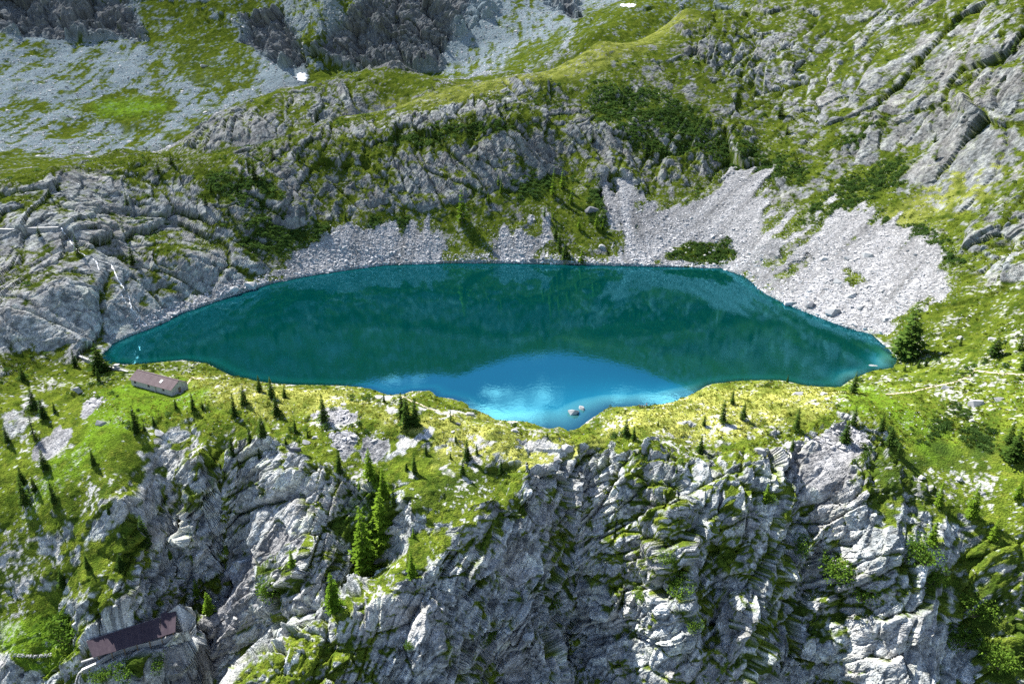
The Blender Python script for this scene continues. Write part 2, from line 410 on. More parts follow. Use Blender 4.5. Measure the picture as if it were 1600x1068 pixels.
SHRUB = many([el(610,350,40,18), el(420,370,40,45,60), el(500,370,40,25), el(1098,393,60,21), el(1010,185,110,50,20), el(700,210,120,14,-5), el(380,300,60,22,20), el(1180,250,90,22,20), el(940,320,20,40), el(830,290,40,20), el(1340,300,110,24,-30), el(1440,380,90,22,25), el(1340,215,60,12,-30)], soft=14, **MAIN)
SHRUB = np.maximum(SHRUB, many([el(700,770,90,18,-25), el(570,800,40,70,10), el(1400,740,60,60,30), el(1490,690,70,60), el(1300,960,70,40), el(1440,900,60,40,30), el(1570,960,70,110), el(440,900,30,30), el(230,1040,60,25), el(40,880,60,40), el(850,930,40,30), el(1170,1040,40,25), el(320,770,50,12,-25), el(150,780,60,14,-35)], soft=16, **FORE))
LUSH = np.maximum(many([[(180,600),(300,590),(330,630),(230,660),(120,740),(40,800),(60,740),(150,650)], el(1400,640,90,26,25), el(1460,690,26,40,-20), [(540,780),(620,740),(610,850),(580,900)], el(50,1000,60,40)], soft=14, **FORE), many([el(205,170,60,14)], soft=10, **BACK))
DRY = many([[(560,640),(760,655),(890,700),(960,650),(1100,605),(1330,605),(1300,640),(1080,690),(950,680),(860,730),(700,720)], [(280,580),(420,600),(560,610),(560,650),(400,640),(300,620)]], soft=14, **FORE)
DRY = np.maximum(DRY, 0.8 * many([el(1480,300,110,30,-30), [(530,175),(700,140),(870,90),(1070,15),(1090,35),(900,120),(700,160)]], soft=14, **MAIN))

PALE = many([el(300,598,32,9), el(480,608,45,9), el(530,660,42,14), el(700,650,45,9,20), el(640,690,34,18,-30), el(745,690,44,12,-10), el(690,775,48,15,-20), el(720,735,55,14,-10), el(250,692,44,18,-25), el(150,642,30,18), el(30,640,46,24,-20),
  el(265,725,55,22,-35), el(100,700,40,14,-25), el(1250,618,20,7), el(1110,655,44,14), el(1050,690,44,12), el(1200,668,44,15), el(1345,640,44,13,20), el(1425,668,34,9,35), el(225,775,48,26,-30), el(50,880,50,36,-45), el(400,660,50,16,-15), el(600,640,24,26), el(820,690,30,12), el(640,820,40,14,-30), el(1520,640,26,10), el(1480,605,16,7)], soft=9, **FORE)
PALE *= sstep(-0.35, 0.25, fbm(P0 / 4, 3, 213))
TURF = np.maximum(many([[(-40,690),(250,700),(215,800),(150,900),(90,970),(-40,1010)], [(1420,700),(1640,640),(1640,1090),(1545,1090),(1500,930),(1450,830)]], soft=25, **FORE), many([[(1100,20),(1600,-20),(1640,60),(1300,60)], el(760,200,120,30,-8), el(560,250,80,20,-10), el(885,345,62,70), el(730,370,66,38), el(610,352,40,18)], soft=25, **MAIN))
# how rocky the ground is (relief), before the grass is laid on it
sl0 = 1 - N0[:, 2]
rock_n = 0.6 * fbm(P0 / 34, 3, 5) + 0.5 * fbm(P0 / 9, 3, 6)
ROCKY = np.clip(0.46 + 1.1 * (sl0 - 0.22) + 0.95 * rock_n - 0.25 * TURF + 0.75 * CLIFF + 0.45 * SLAB + 0.9 * BCLIFF - 0.30 * MEADOW - 0.8 * np.maximum(SCREE, BSCREE) - 0.4 * BGRASS, 0, 1).astype(np.float32)
ROCKY = np.maximum(ROCKY, 0.06)
shore_damp = sstep(0.0, 9.0, SD)
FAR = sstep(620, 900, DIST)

def frame(n, along):
    n = np.array(n, float); n /= np.linalg.norm(n)
    a = np.array(along, float); a -= n * (a @ n); a /= np.linalg.norm(a)
    return np.stack([n, a, np.cross(n, a)], 0)
foreM = frame((-0.62, -0.30, 0.72), (0.7, -0.2, 0.6))
mainM = frame((0.62, -0.25, 0.75), (0.75, -0.20, -0.60))
rightM = frame((-0.60, -0.25, 0.76), (-0.72, -0.35, -0.60))
w_fore = sstep(260, 225, DIST) * (1 - sstep(-60, -160, X) * sstep(205, 235, DIST))
w_right = (1 - w_fore) * sstep(60, 130, X - 0.12 * (Y - 400))
w_main = 1 - w_fore - w_right
wob = np.stack([fbm(P0 / 9, 3, 31), fbm(P0 / 9, 3, 32), fbm(P0 / 9, 3, 33)], 1)
wob2 = np.stack([fbm(P0 / 34, 2, 34), fbm(P0 / 34, 2, 35), fbm(P0 / 34, 2, 36)], 1)
Pw = P0 + wob * 0.6 + wob2 * 4.5
FINE = np.clip(0.75 + 1.1 * fbm(P0 / 30, 2, 37), 0.25, 1.4)     # some faces are smooth slabs, some are shattered
disp = np.zeros(len(P0), np.float32)
crack = np.ones(len(P0), np.float32)
blockv = np.zeros(len(P0), np.float32)
mfar = FAR > 0.02
def strata(M, wgt, layers, shape):
    for scale, amp, s, tilt, saw, step in layers:
        m = (wgt > 0.01) & (ROCKY > 0.10) & (SD > -4) & (~mfar | (scale > 2))
        v, cr, hh = facets((Pw[m] @ M.T) / (np.array(shape) * scale), s, tilt, saw, step)
        disp[m] += ((FINE[m] if scale < 8 else 1.0) * wgt[m] * amp * (v - 0.28 * np.exp(-(cr / 0.045) ** 2))).astype(np.float32)
        if scale < 10: crack[m] = np.minimum(crack[m], 1 - wgt[m] * np.exp(-(cr / 0.06) ** 2))
        if scale < 9: blockv[m] += wgt[m] * hh * (0.5 if scale > 4 else 0.3)
strata(foreM, w_fore, ((34.0, 4.0, 12, 1.0, 0.0, 0.25), (14.0, 3.2, 3, 1.1, 0.0, 0.30), (6.5, 1.5, 23, 1.2, 0.3, 0.40), (2.8, 0.55, 43, 1.2, 0.3, 0.45), (1.3, 0.20, 63, 1.0, 0.0, 0.5)), (0.5, 2.0, 1.0))
HILL = ((34.0, 5.0, 4, 0.9, 0.5, 0.3), (13.0, 1.8, 24, 0.8, 0.7, 0.30), (5.2, 0.60, 44, 0.8, 0.8, 0.40), (2.3, 0.22, 64, 0.9, 0.5, 0.5))
strata(mainM, w_main, HILL, (0.5, 2.0, 1.2))
strata(rightM, w_right, HILL, (0.5, 2.2, 1.2))
def bedding(n, along, period, amp, s, wgt):
    """parallel fracture planes: a saw-tooth across the beds, each bed with its own step, broken off along its length"""
    n = np.array(n, float); n /= np.linalg.norm(n); al = np.array(along, float); al /= np.linalg.norm(al)
    q = (P0 + wob * 0.35 + wob2 * 1.6) @ n / period
    bed = np.floor(q); fr = (q - bed).astype(np.float32)
    seg = np.floor(P0 @ al / (period * 3.1) + bed * 0.37)
    h = mixbits(bed.astype(np.int32).astype(U) * KX + seg.astype(np.int32).astype(U) * KY + U(s))
    r = (h >> U(8)).astype(np.float32) / 16777215
    return (amp * wgt * ((fr - 0.5) * (0.4 + 1.1 * r) + (r - 0.5) * 0.6) * (ROCKY > 0.1)).astype(np.float32)
m1 = np.clip(0.5 + 1.3 * fbm(P0 / 25, 2, 41), 0, 1.2)
disp += bedding((-0.62, -0.30, 0.72), (0.7, 0.1, 0.6), 7.5, 1.9, 5, w_fore * m1) + bedding((-0.62, -0.30, 0.72), (0.7, 0.1, 0.6), 2.6, 0.32, 6, w_fore * m1)
disp += bedding((0.82, -0.5, -0.25), (0.2, 0.3, 0.9), 6.0, 0.8, 7, w_fore * (1.2 - m1))
disp += bedding((0.64, -0.15, 0.76), (0.76, 0.2, -0.62), 8.0, 1.8, 8, w_main * m1) + bedding((0.64, -0.15, 0.76), (0.76, 0.2, -0.62), 3.0, 0.7, 9, w_main * m1)
disp += bedding((-0.62, -0.20, 0.76), (0.7, 0.4, 0.6), 9.0, 2.2, 10, w_right * m1) + bedding((-0.62, -0.20, 0.76), (0.7, 0.4, 0.6), 3.4, 0.8, 11, w_right * m1)
m = mfar
for scale, amp, s in ((60.0, 17.0, 103), (24.0, 7.0, 123)):
    v, cr, _ = facets(((P0[m] + wob[m] * 8) @ mainM.T) / (np.array([0.6, 1.4, 1.0]) * scale), s)
    disp[m] += (FAR[m] * amp * (v - 0.4 * np.exp(-(cr / 0.1) ** 2)) * np.clip(BCLIFF[m] * 1.3 + 0.12, 0, 1)).astype(np.float32)
# gullies running down the rock faces
gl = ridged(np.stack([X / 13 + wob[:, 0] * 0.4, Y / 30, Z / 60], 1), 3, 7)
disp += 2.6 * gl * np.clip(CLIFF, 0, 1) * (1 - FAR)
disp *= np.clip(ROCKY * 1.15, 0, 1) ** 1.3
disp += (0.35 + 0.5 * MEADOW) * fbm(P0 / 7, 4, 71) + 0.22 * fbm(P0 / 1.7, 2, 72) + 1.2 * fbm(P0 / 24, 3, 73) * (SD > 0)
disp += np.maximum(SCREE, BSCREE * 0.8) * 0.25 * fbm(P0 / 1.1, 2, 77)
disp += FAR * 6.0 * fbm(P0 / 60, 4, 78)
disp *= np.where(SD > 0, 0.10 + 0.90 * shore_damp, 0.25)
Pd = P0 + N0 * disp[:, None]
# the water line stays where it is
lowland = (SD > 0.4) & (Pd[:, 2] < 0.10 + 0.02 * np.minimum(SD, 20)) & (SD < 25) & (Z > -0.5)
Pd[lowland, 2] = (0.10 + 0.02 * np.minimum(SD, 20))[lowland]
# levelled ground for the two buildings
HUT_A, HUT_B, HUT_C = (Vector(at_z(u, v, 3.0)) for u, v in ((206, 601), (268, 618), (290, 606)))
SHED_E = [Vector(at_z(145, 1027, -45.2)), Vector(at_z(274, 987, -43.6))]
SHED_T = [Vector(at_z(135, 1001, -42.4)), Vector(at_z(274, 956, -40.8))]
def pad(poly, h, grow, soft):
    sd = poly_sd(Pd[:, :2].astype(float), np.array([(p[0], p[1]) for p in poly]))
    hh = h if np.isscalar(h) else h(Pd)
    w = np.where(Pd[:, 2] > hh, sstep(grow + soft, grow, sd), sstep(grow + 2.2 * soft, grow, sd)) * (DIST < 330)
    Pd[:, 2] = Pd[:, 2] * (1 - w) + hh * w
    return w
hd = HUT_A + (HUT_C - HUT_B)
PADH = pad([HUT_A, HUT_B, HUT_C, hd], 2.9, 1.2, 3.0)
sdir = (SHED_E[1] - SHED_E[0]); 
def shed_floor(P):
    t_ = ((P[:, 0] - SHED_E[0].x) * sdir.x + (P[:, 1] - SHED_E[0].y) * sdir.y) / (sdir.x ** 2 + sdir.y ** 2)
    return -48.2 + 1.6 * np.clip(t_, -0.2, 1.2)
PADS = pad([SHED_E[0] + Vector((-3, -1.5, 0)), SHED_E[1] + Vector((5.5, 0.0, 0)), SHED_T[1] + Vector((4.5, 0.5, 0)), SHED_T[0]], shed_floor, 0.1, 1.6)
N1 = grid_normals(Pd)
# smoothed normal (about 2 m) decides where turf can hold
def blur(A, n):
    G = A.reshape(NCOL, NR, -1).astype(np.float32)
    for _ in range(n):
        G[1:-1] = (G[:-2] + 2 * G[1:-1] + G[2:]) / 4
        G[:, 1:-1] = (G[:, :-2] + 2 * G[:, 1:-1] + G[:, 2:]) / 4
    return G.reshape(len(P0), -1)
Ns = blur(N1, 3); Ns /= np.linalg.norm(Ns, axis=1)[:, None]
hollow = (blur(Pd[:, 2:3], 10)[:, 0] - Pd[:, 2])             # below its surroundings: soil gathers there
tn = 0.30 * fbm(P0 / 55, 2, 200) + 0.45 * fbm(P0 / 14, 3, 201) + 0.32 * fbm(P0 / 4.6, 2, 202) + 0.25 * fbm(P0 / 1.5, 2, 205)
GRASS = (0.17 + 1.5 * (Ns[:, 2] - 0.72) + 0.6 * np.clip(hollow * 0.5, -0.6, 0.6) + 1.15 * tn + 0.03 * MEADOW + 0.38 * SHRUB + 0.5 * LUSH + 0.55 * BGRASS
         - 0.26 * CLIFF * (1 - 0.75 * (DIST > 260)) - 0.22 * SLAB * (X < 20) - 0.62 * PALE + 0.24 * TURF - 0.08 * sstep(280, 330, DIST) * (1 - FAR) - 1.0 * BCLIFF - (1.5 * SCREE + 0.7 * BSCREE) * (0.55 + 0.8 * np.clip(0.6 + 1.4 * streak, 0, 1)) - 0.20 * (ROCKY - 0.45))
GRASS = GRASS + 0.8 * PADH - 0.8 * (PADS > 0.95)
GRASS = sstep(-0.07, 0.13, GRASS).astype(np.float32)
bn = fbm(P0 / 18, 4, 203)
GRASS = np.where(FAR > 0.5, np.maximum(GRASS, sstep(0.15, 0.45, bn + 0.6 * BGRASS - 0.3 * BCLIFF - 0.12) * 0.9), GRASS)
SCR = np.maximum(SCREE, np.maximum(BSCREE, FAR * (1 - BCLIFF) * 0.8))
SCR = np.maximum(SCR, sstep(6, 3, SD) * (Y > 300) * 0.9)
SHB = np.clip(SHRUB * (0.55 + 0.8 * fbm(P0 / 6, 3, 204)), 0, 1) * GRASS

# ------------------------------------------------------------------ materials
def new_mat(name):
    m = bpy.data.materials.new(name); m.use_nodes = True
    nt = m.node_tree; nt.nodes.clear()
    o = nt.nodes.new('ShaderNodeOutputMaterial')
    return m, nt, o
class NT:
    def __init__(s, nt): s.n, s.l = nt.nodes, nt.links
    def new(s, t, **k):
        x = s.n.new(t)
        for a, b in k.items():
            if hasattr(x, a) and a not in x.inputs: setattr(x, a, b)
            else: x.inputs[a].default_value = b
        return x
    def noise(s, vec, scale, detail=4, rough=0.55):
        x = s.new('ShaderNodeTexNoise'); x.inputs['Scale'].default_value = scale; x.inputs['Detail'].default_value = detail; x.inputs['Roughness'].default_value = rough
        s.l.new(vec, x.inputs['Vector']); return x.outputs['Fac']
    def rng(s, v, a, b, c=0.0, d=1.0):
        x = s.new('ShaderNodeMapRange'); x.inputs['From Min'].default_value = a; x.inputs['From Max'].default_value = b
        x.inputs['To Min'].default_value = c; x.inputs['To Max'].default_value = d
        s.l.new(v, x.inputs['Value']); return x.outputs[0]
    def mix(s, f, a, b):
        x = s.new('ShaderNodeMix'); x.data_type = 'RGBA'
        for sock, v in (('Factor', f), ('A', a), ('B', b)):
            if isinstance(v, (int, float)): x.inputs[sock].default_value = v
            elif isinstance(v, tuple): x.inputs[sock].default_value = (*v, 1) if len(v) == 3 else v
            else: s.l.new(v, x.inputs[sock])
        return x.outputs['Result']
    def math(s, op, a, b=None):
        x = s.new('ShaderNodeMath'); x.operation = op
        for i, v in enumerate((a, b)):
            if v is None: continue
            if isinstance(v, (int, float)): x.inputs[i].default_value = v
            else: s.l.new(v, x.inputs[i])
        return x.outputs[0]

def lerp(a, b, f):
    f = np.clip(f, 0, 1)[:, None]
    return a * (1 - f) + np.array(b, np.float32) * f
def ramp(v, a, b): return np.clip((v - a) / (b - a), 0, 1)
# the colour of the ground: gneiss with lichen, rust and dark streaks; broken stone; turf, dry or lush, heath; shade painted into scree and far rock
n1 = fbm(P0 / 1.2, 3, 301, 0.6); n2 = fbm(P0 / 12, 3, 302); n4 = fbm(P0 / 3.6, 3, 303, 0.6); n5 = vnoise(P0 / 0.6, 304)
rc = lerp(np.full((len(P0), 3), 0.0, np.float32) + np.array((0.165, 0.19, 0.21), np.float32), (0.53, 0.555, 0.56), ramp(n1, -0.45, 0.45))
rc = lerp(rc, (0.40, 0.38, 0.37), 0.5 * ramp(n2, -0.1, 0.3))
rc = lerp(rc, (0.60, 0.63, 0.56), 0.6 * ramp(n4, 0.12, 0.42))
rc = lerp(rc, (0.50, 0.49, 0.47), 0.55 * PALE)
rc = lerp(rc, (0.10, 0.105, 0.10), 0.55 * ramp(n4 + 0.4 * n1, -0.18, -0.5))
rc = lerp(rc, (0.12, 0.12, 0.11), 0.5 * (1 - crack)) * np.clip(1.08 + 0.42 * blockv, 0.5, 1.7)[:, None]
st = lerp(rc * 0 + np.array((0.13, 0.135, 0.145), np.float32), (0.36, 0.36, 0.37), ramp(0.7 * n5 + 0.6 * n1, -0.6, 0.6))  # scree floor darkened to carry the shade between the stones
gc = lerp(rc * 0 + np.array((0.058, 0.096, 0.012), np.float32), (0.140, 0.190, 0.022), ramp(n4, -0.35, 0.35))
gc = lerp(gc, (0.225, 0.250, 0.038), 0.6 * ramp(n1, 0.0, 0.5))
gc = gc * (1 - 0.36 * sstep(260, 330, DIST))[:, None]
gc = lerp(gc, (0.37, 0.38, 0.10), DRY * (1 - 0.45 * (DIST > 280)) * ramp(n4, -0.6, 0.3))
gc = lerp(gc, (0.125, 0.225, 0.018), LUSH * ramp(n4, -0.6, 0.3) * 0.95)
gc = lerp(gc, (0.035, 0.065, 0.014), 0.85 * SHB)
gc = lerp(gc, (0.030, 0.052, 0.010), 0.75 * (1 - 0.6 * DRY) * ramp(n5 + 0.8 * n1, 0.25, 0.8))
bare = ramp(fbm(P0 / 0.9, 2, 305, 0.7) + 0.7 * n2 + 0.5 * n4, 0.42, 0.58) * (1 - 0.6 * LUSH)           # stones lying in the turf
GF = GRASS * (1 - bare)
st = st * np.clip(0.95 + 0.7 * streak, 0.55, 1.4)[:, None]
st = lerp(st, (0.17, 0.225, 0.255), 0.85 * FAR)  # far scree tinted dark and blue, standing in for mountain shade
rc = lerp(rc, (0.13, 0.15, 0.18), 0.45 * FAR) * (1 - 0.50 * sstep(250, 420, DIST) * (1 - 0.3 * SLAB))[:, None]  # shade of the slopes behind the lake darkened into their rock colour
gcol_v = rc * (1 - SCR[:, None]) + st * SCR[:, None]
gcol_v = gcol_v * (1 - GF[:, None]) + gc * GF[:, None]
BED = sstep(0.3, -1.2, Pd[:, 2]) * (SD < 3)
gcol_v = gcol_v * (1 - BED[:, None]) + lerp(rc * 0 + np.array((0.36, 0.36, 0.30), np.float32), (0.52, 0.51, 0.44), ramp(n4, -0.4, 0.4)) * BED[:, None]
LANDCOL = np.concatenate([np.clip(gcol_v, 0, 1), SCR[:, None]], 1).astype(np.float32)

def terrain_material():
    m, nt, out = new_mat('mountain_ground'); k = NT(nt)
    tc = k.new('ShaderNodeTexCoord').outputs['Object']
    at = k.new('ShaderNodeAttribute'); at.attribute_name = 'land'
    n1 = k.noise(tc, 2.3, 2, 0.6)
    g = k.new('ShaderNodeMix'); g.data_type = 'RGBA'; g.blend_type = 'MULTIPLY'; g.inputs['Factor'].default_value = 1.0
    k.l.new(at.outputs['Color'], g.inputs['A']); k.l.new(k.mix(k.rng(n1, 0.3, 0.7), (0.50, 0.51, 0.52), (1.38, 1.37, 1.34)), g.inputs['B'])
    bs = k.new('ShaderNodeBsdfDiffuse'); bs.inputs['Roughness'].default_value = 0.6; k.l.new(g.outputs['Result'], bs.inputs['Color'])
    bp = k.new('ShaderNodeBump'); bp.inputs['Strength'].default_value = 1.0; bp.inputs['Distance'].default_value = 0.6
    k.l.new(n1, bp.inputs['Height']); k.l.new(bp.outputs[0], bs.inputs['Normal'])
    k.l.new(bs.outputs[0], out.inputs['Surface'])
    return m
M_GROUND = terrain_material()

def mesh_from(name, V, F, mat, smooth=None):
    V = np.asarray(V, np.float32); F = np.asarray(F, np.int32)
    me = bpy.data.meshes.new(name)
    k = F.shape[1]
    me.vertices.add(len(V)); me.vertices.foreach_set('co', V.ravel())
    me.loops.add(F.size); me.loops.foreach_set('vertex_index', F.ravel())
    me.polygons.add(len(F)); me.polygons.foreach_set('loop_start', np.arange(0, F.size, k, dtype=np.int32))
    me.polygons.foreach_set('loop_total', np.full(len(F), k, np.int32))
    if smooth is not None: me.polygons.foreach_set('use_smooth', np.broadcast_to(smooth, len(F)).astype(bool))
    me.update(calc_edges=True)
    if mat: me.materials.append(mat)
    return me
def link(o, label=None, cat=None, group=None, kind=None, parent=None):
    COL.objects.link(o)
    if label: o['label'] = label
    if cat: o['category'] = cat
    if group: o['group'] = group
    if kind: o['kind'] = kind
    if parent: o.parent = parent
    return o
# the ridge line of each column parts hillside from mountain; the lake parts the near bank from the far one
ii = np.arange(NCOL - 1)[:, None] * NR + np.arange(NR - 1)[None, :]
QUADS = np.stack([ii, ii + NR, ii + NR + 1, ii + 1], -1).reshape(-1, 4)
qc = P0[QUADS].mean(1)
crest_u = np.array([-800, 0, 118, 182, 304, 439, 530, 690, 817, 935, 1070, 1200, 1330, 1450, 1600, 2600])
crest_y = np.array([360, 365, 410, 455, 490, 520, 565, 605, 615, 665, 715, 740, 760, 780, 800, 800])
qu = 800 + FPX * qc[:, 0] / qc[:, 1] * 0.93
zone = np.where(qc[:, 1] > np.interp(qu, crest_u, crest_y), 2, np.where(qc[:, 1] > np.interp(qc[:, 0], [-300, -170, 0, 150, 300], [262, 268, 300, 285, 262]), 1, 0))
qgrass = GRASS[QUADS].mean(1)
TERRAIN = []
for zi, nm in enumerate(('lakeside_cliff_terrain', 'far_shore_hillside_terrain', 'background_mountain_terrain')):
    q = QUADS[zone == zi]
    used = np.unique(q); remap = np.full(len(P0), -1, np.int32); remap[used] = np.arange(len(used))
    me = mesh_from(nm, Pd[used], remap[q], M_GROUND, smooth=(qgrass[zone == zi] > 0.5))
    for an, arr in (('land', LANDCOL),):
        a = me.attributes.new(an, 'FLOAT_COLOR', 'POINT'); a.data.foreach_set('color', arr[used].ravel())
    TERRAIN.append(link(bpy.data.objects.new(nm, me), kind='structure'))
bpy.context.view_layer.update()
def ground_px(u, v):
    """first point of the land seen through pixel (u,v), with its normal"""
    d = Vector(ray(u, v)); d.normalize(); best = None
    for o in TERRAIN:
        ok, loc, nor, _ = o.ray_cast(Vector((0, 0, CAM_Z)), d, distance=4000)
        if ok and (best is None or loc.y < best[0].y): best = (loc.copy(), nor.copy())
    return best
def ground_xy(x, y):
    best = None
    for o in TERRAIN:
        ok, loc, nor, _ = o.ray_cast(Vector((x, y, 900)), Vector((0, 0, -1)), distance=3000)
        if ok and (best is None or loc.z > best[0].z): best = (loc.copy(), nor.copy())
    return best

# ------------------------------------------------------------------ the lake
def lake_material():
    m, nt, out = new_mat('lake_water'); k = NT(nt)
    tc = k.new('ShaderNodeTexCoord').outputs['Object']
    at = k.new('ShaderNodeAttribute'); at.attribute_name = 'depth'
    dep = at.outputs['Fac']
    # the body of the water: clear in the shallows, turquoise then deep green-blue
    deep = k.mix(k.rng(dep, 0.05, 0.6), (0.001, 0.040, 0.038), (0.000, 0.019, 0.020))
    ats = k.new('ShaderNodeAttribute'); ats.attribute_name = 'shallows'
    body = k.mix(ats.outputs['Fac'], deep, k.mix(k.rng(dep, 0.0, 0.35), (0.10, 0.36, 0.36), (0.002, 0.075, 0.110)))
    dif = k.new('ShaderNodeBsdfDiffuse'); k.l.new(body, dif.inputs['Color'])
    tr = k.new('ShaderNodeBsdfTransparent'); k.l.new(k.mix(k.rng(dep, 0, 0.25), (0.95, 1, 1), (0.35, 0.85, 0.85)), tr.inputs['Color'])
    mx = k.new('ShaderNodeMixShader'); k.l.new(k.rng(dep, 0.0, 0.30, 0.04, 1.0), mx.inputs[0]); k.l.new(tr.outputs[0], mx.inputs[1]); k.l.new(dif.outputs[0], mx.inputs[2])
    mp = k.new('ShaderNodeMapping'); mp.inputs['Scale'].default_value = (1.0, 0.8, 1.0); k.l.new(tc, mp.inputs['Vector'])
    h = k.math('ADD', k.noise(mp.outputs[0], 0.55, 3, 0.5), k.math('MULTIPLY', k.noise(mp.outputs[0], 1.7, 2, 0.5), 0.35))
    calm = k.rng(k.noise(tc, 0.012, 3, 0.5), 0.38, 0.62, 0.35, 1.0)
    bp = k.new('ShaderNodeBump'); bp.inputs['Distance'].default_value = 0.016
    k.l.new(calm, bp.inputs['Strength']); k.l.new(h, bp.inputs['Height'])
    gl = k.new('ShaderNodeBsdfGlossy'); gl.inputs['Roughness'].default_value = 0.018; gl.inputs['Color'].default_value = (0.22, 0.78, 1, 1)
    k.l.new(bp.outputs[0], gl.inputs['Normal'])
    fr = k.new('ShaderNodeFresnel'); fr.inputs['IOR'].default_value = 3.1; k.l.new(bp.outputs[0], fr.inputs['Normal'])
    m2 = k.new('ShaderNodeMixShader'); k.l.new(fr.outputs[0], m2.inputs[0]); k.l.new(mx.outputs[0], m2.inputs[1]); k.l.new(gl.outputs[0], m2.inputs[2])
    k.l.new(m2.outputs[0], out.inputs['Surface'])
    return m
lx = np.arange(-260, 300, 2.0); ly = np.arange(185, 450, 2.0)
LXm, LYm = np.meshgrid(lx, ly)
lsd = lake_sd(LXm.ravel(), LYm.ravel())
lzb = base_z(LXm.ravel(), LYm.ravel(), lsd)
lq = (np.arange(len(ly) - 1)[:, None] * len(lx) + np.arange(len(lx) - 1)[None, :])
lq = np.stack([lq, lq + 1, lq + len(lx) + 1, lq + len(lx)], -1).reshape(-1, 4)
lq = lq[(lsd[lq].min(1) < 4)]
used = np.unique(lq); remap = np.full(len(lsd), -1); remap[used] = np.arange(len(used))
LV = np.stack([LXm.ravel()[used], LYm.ravel()[used], np.zeros(len(used))], 1)
me = mesh_from('lake_water', LV, remap[lq], lake_material(), smooth=True)
a = me.attributes.new('depth', 'FLOAT', 'POINT'); a.data.foreach_set('value', np.clip(-lzb[used] / 14.0, 0, 1).astype(np.float32))
a = me.attributes.new('shallows', 'FLOAT', 'POINT'); a.data.foreach_set('value', np.clip(shallows(LV[:, 0], LV[:, 1]), 0, 1).astype(np.float32))
link(bpy.data.objects.new('lake_water', me), kind='structure')

# ------------------------------------------------------------------ pieces of the land lifted off as sheets of their own: footpaths, snow
def px_polyline_dist(Q, line):
    d = np.full(len(Q), 1e9)
    for (a, b) in zip(line[:-1], line[1:]):
        a, b = np.array(a, float), np.array(b, float); e = b - a; w = Q - a
        t_ = np.clip((w @ e) / (e @ e), 0, 1); q = w - t_[:, None] * e
        d = np.minimum(d, np.sqrt((q * q).sum(1)))
    return d
QP = Pd[QUADS].mean(1)
QU = np.stack(project(QP), 1)
QN = N1[QUADS].mean(1); QN /= np.linalg.norm(QN, axis=1)[:, None]
QD = np.linalg.norm(QP - np.array((0, 0, CAM_Z)), axis=1)
def simple_mat(name, c0, c1, scale=1.0, rough=0.8, detail=4, metallic=0.0, bump=0.0):
    m, nt, out = new_mat(name); k = NT(nt)
    tc = k.new('ShaderNodeTexCoord').outputs['Object']
    n = k.noise(tc, scale, detail, 0.6)
    bs = k.new('ShaderNodeBsdfPrincipled')
    k.l.new(k.mix(k.rng(n, 0.3, 0.7), c0, c1), bs.inputs['Base Color'])
    bs.inputs['Roughness'].default_value = rough; bs.inputs['Metallic'].default_value = metallic
    bs.inputs['Specular IOR Level'].default_value = 0.3
    if bump:
        bp = k.new('ShaderNodeBump'); bp.inputs['Distance'].default_value = bump; k.l.new(n, bp.inputs['Height']); k.l.new(bp.outputs[0], bs.inputs['Normal'])
    k.l.new(bs.outputs[0], out.inputs['Surface'])
    return m
M_PATH = simple_mat('trodden_gravel', (0.20, 0.18, 0.12), (0.38, 0.34, 0.26), 0.8)
M_SNOW = simple_mat('old_snow', (0.34, 0.37, 0.41), (0.55, 0.58, 0.63), 0.3)
def lifted(name, sel, lift, mat, **kw):
    q = QUADS[sel]
    if not len(q): return None
    used = np.unique(q); remap = np.full(len(P0), -1); remap[used] = np.arange(len(used))
    me = mesh_from(name, Pd[used] + N1[used] * lift, remap[q], mat, smooth=True)
    return link(bpy.data.objects.new(name, me), **kw)
for line, wpx in (([(1602,585),(1560,583),(1530,580),(1521,578),(1516,588),(1490,597),(1462,603),(1425,612),(1385,616)], 0.9), ([(628,619),(648,628),(668,637),(690,644),(712,649)], 0.9), ([(318,592),(300,590),(292,600)], 1.0)):
    sel = (px_polyline_dist(QU + 0.8 * np.stack([vnoise(QP / 3, 5), vnoise(QP / 3, 6)], 1), line) < wpx) & (QP[:, 1] < 300)
    lifted('footpath', sel, 0.05, M_PATH, kind='structure')
for (u, v, ru, rv), dr in (((472, 121, 9, 7), (880, 1000)), ((982, 9, 12, 2.6), (780, 1300))):
    e = ((QU[:, 0] - u + 2 * vnoise(QP / 9, 8)) / ru) ** 2 + ((QU[:, 1] - v + 1.5 * vnoise(QP / 7, 9)) / rv) ** 2
    lifted('snow_patch', (e < 1) & (QP[:, 1] > dr[0]) & (QP[:, 1] < dr[1]), 0.5, M_SNOW, kind='structure')

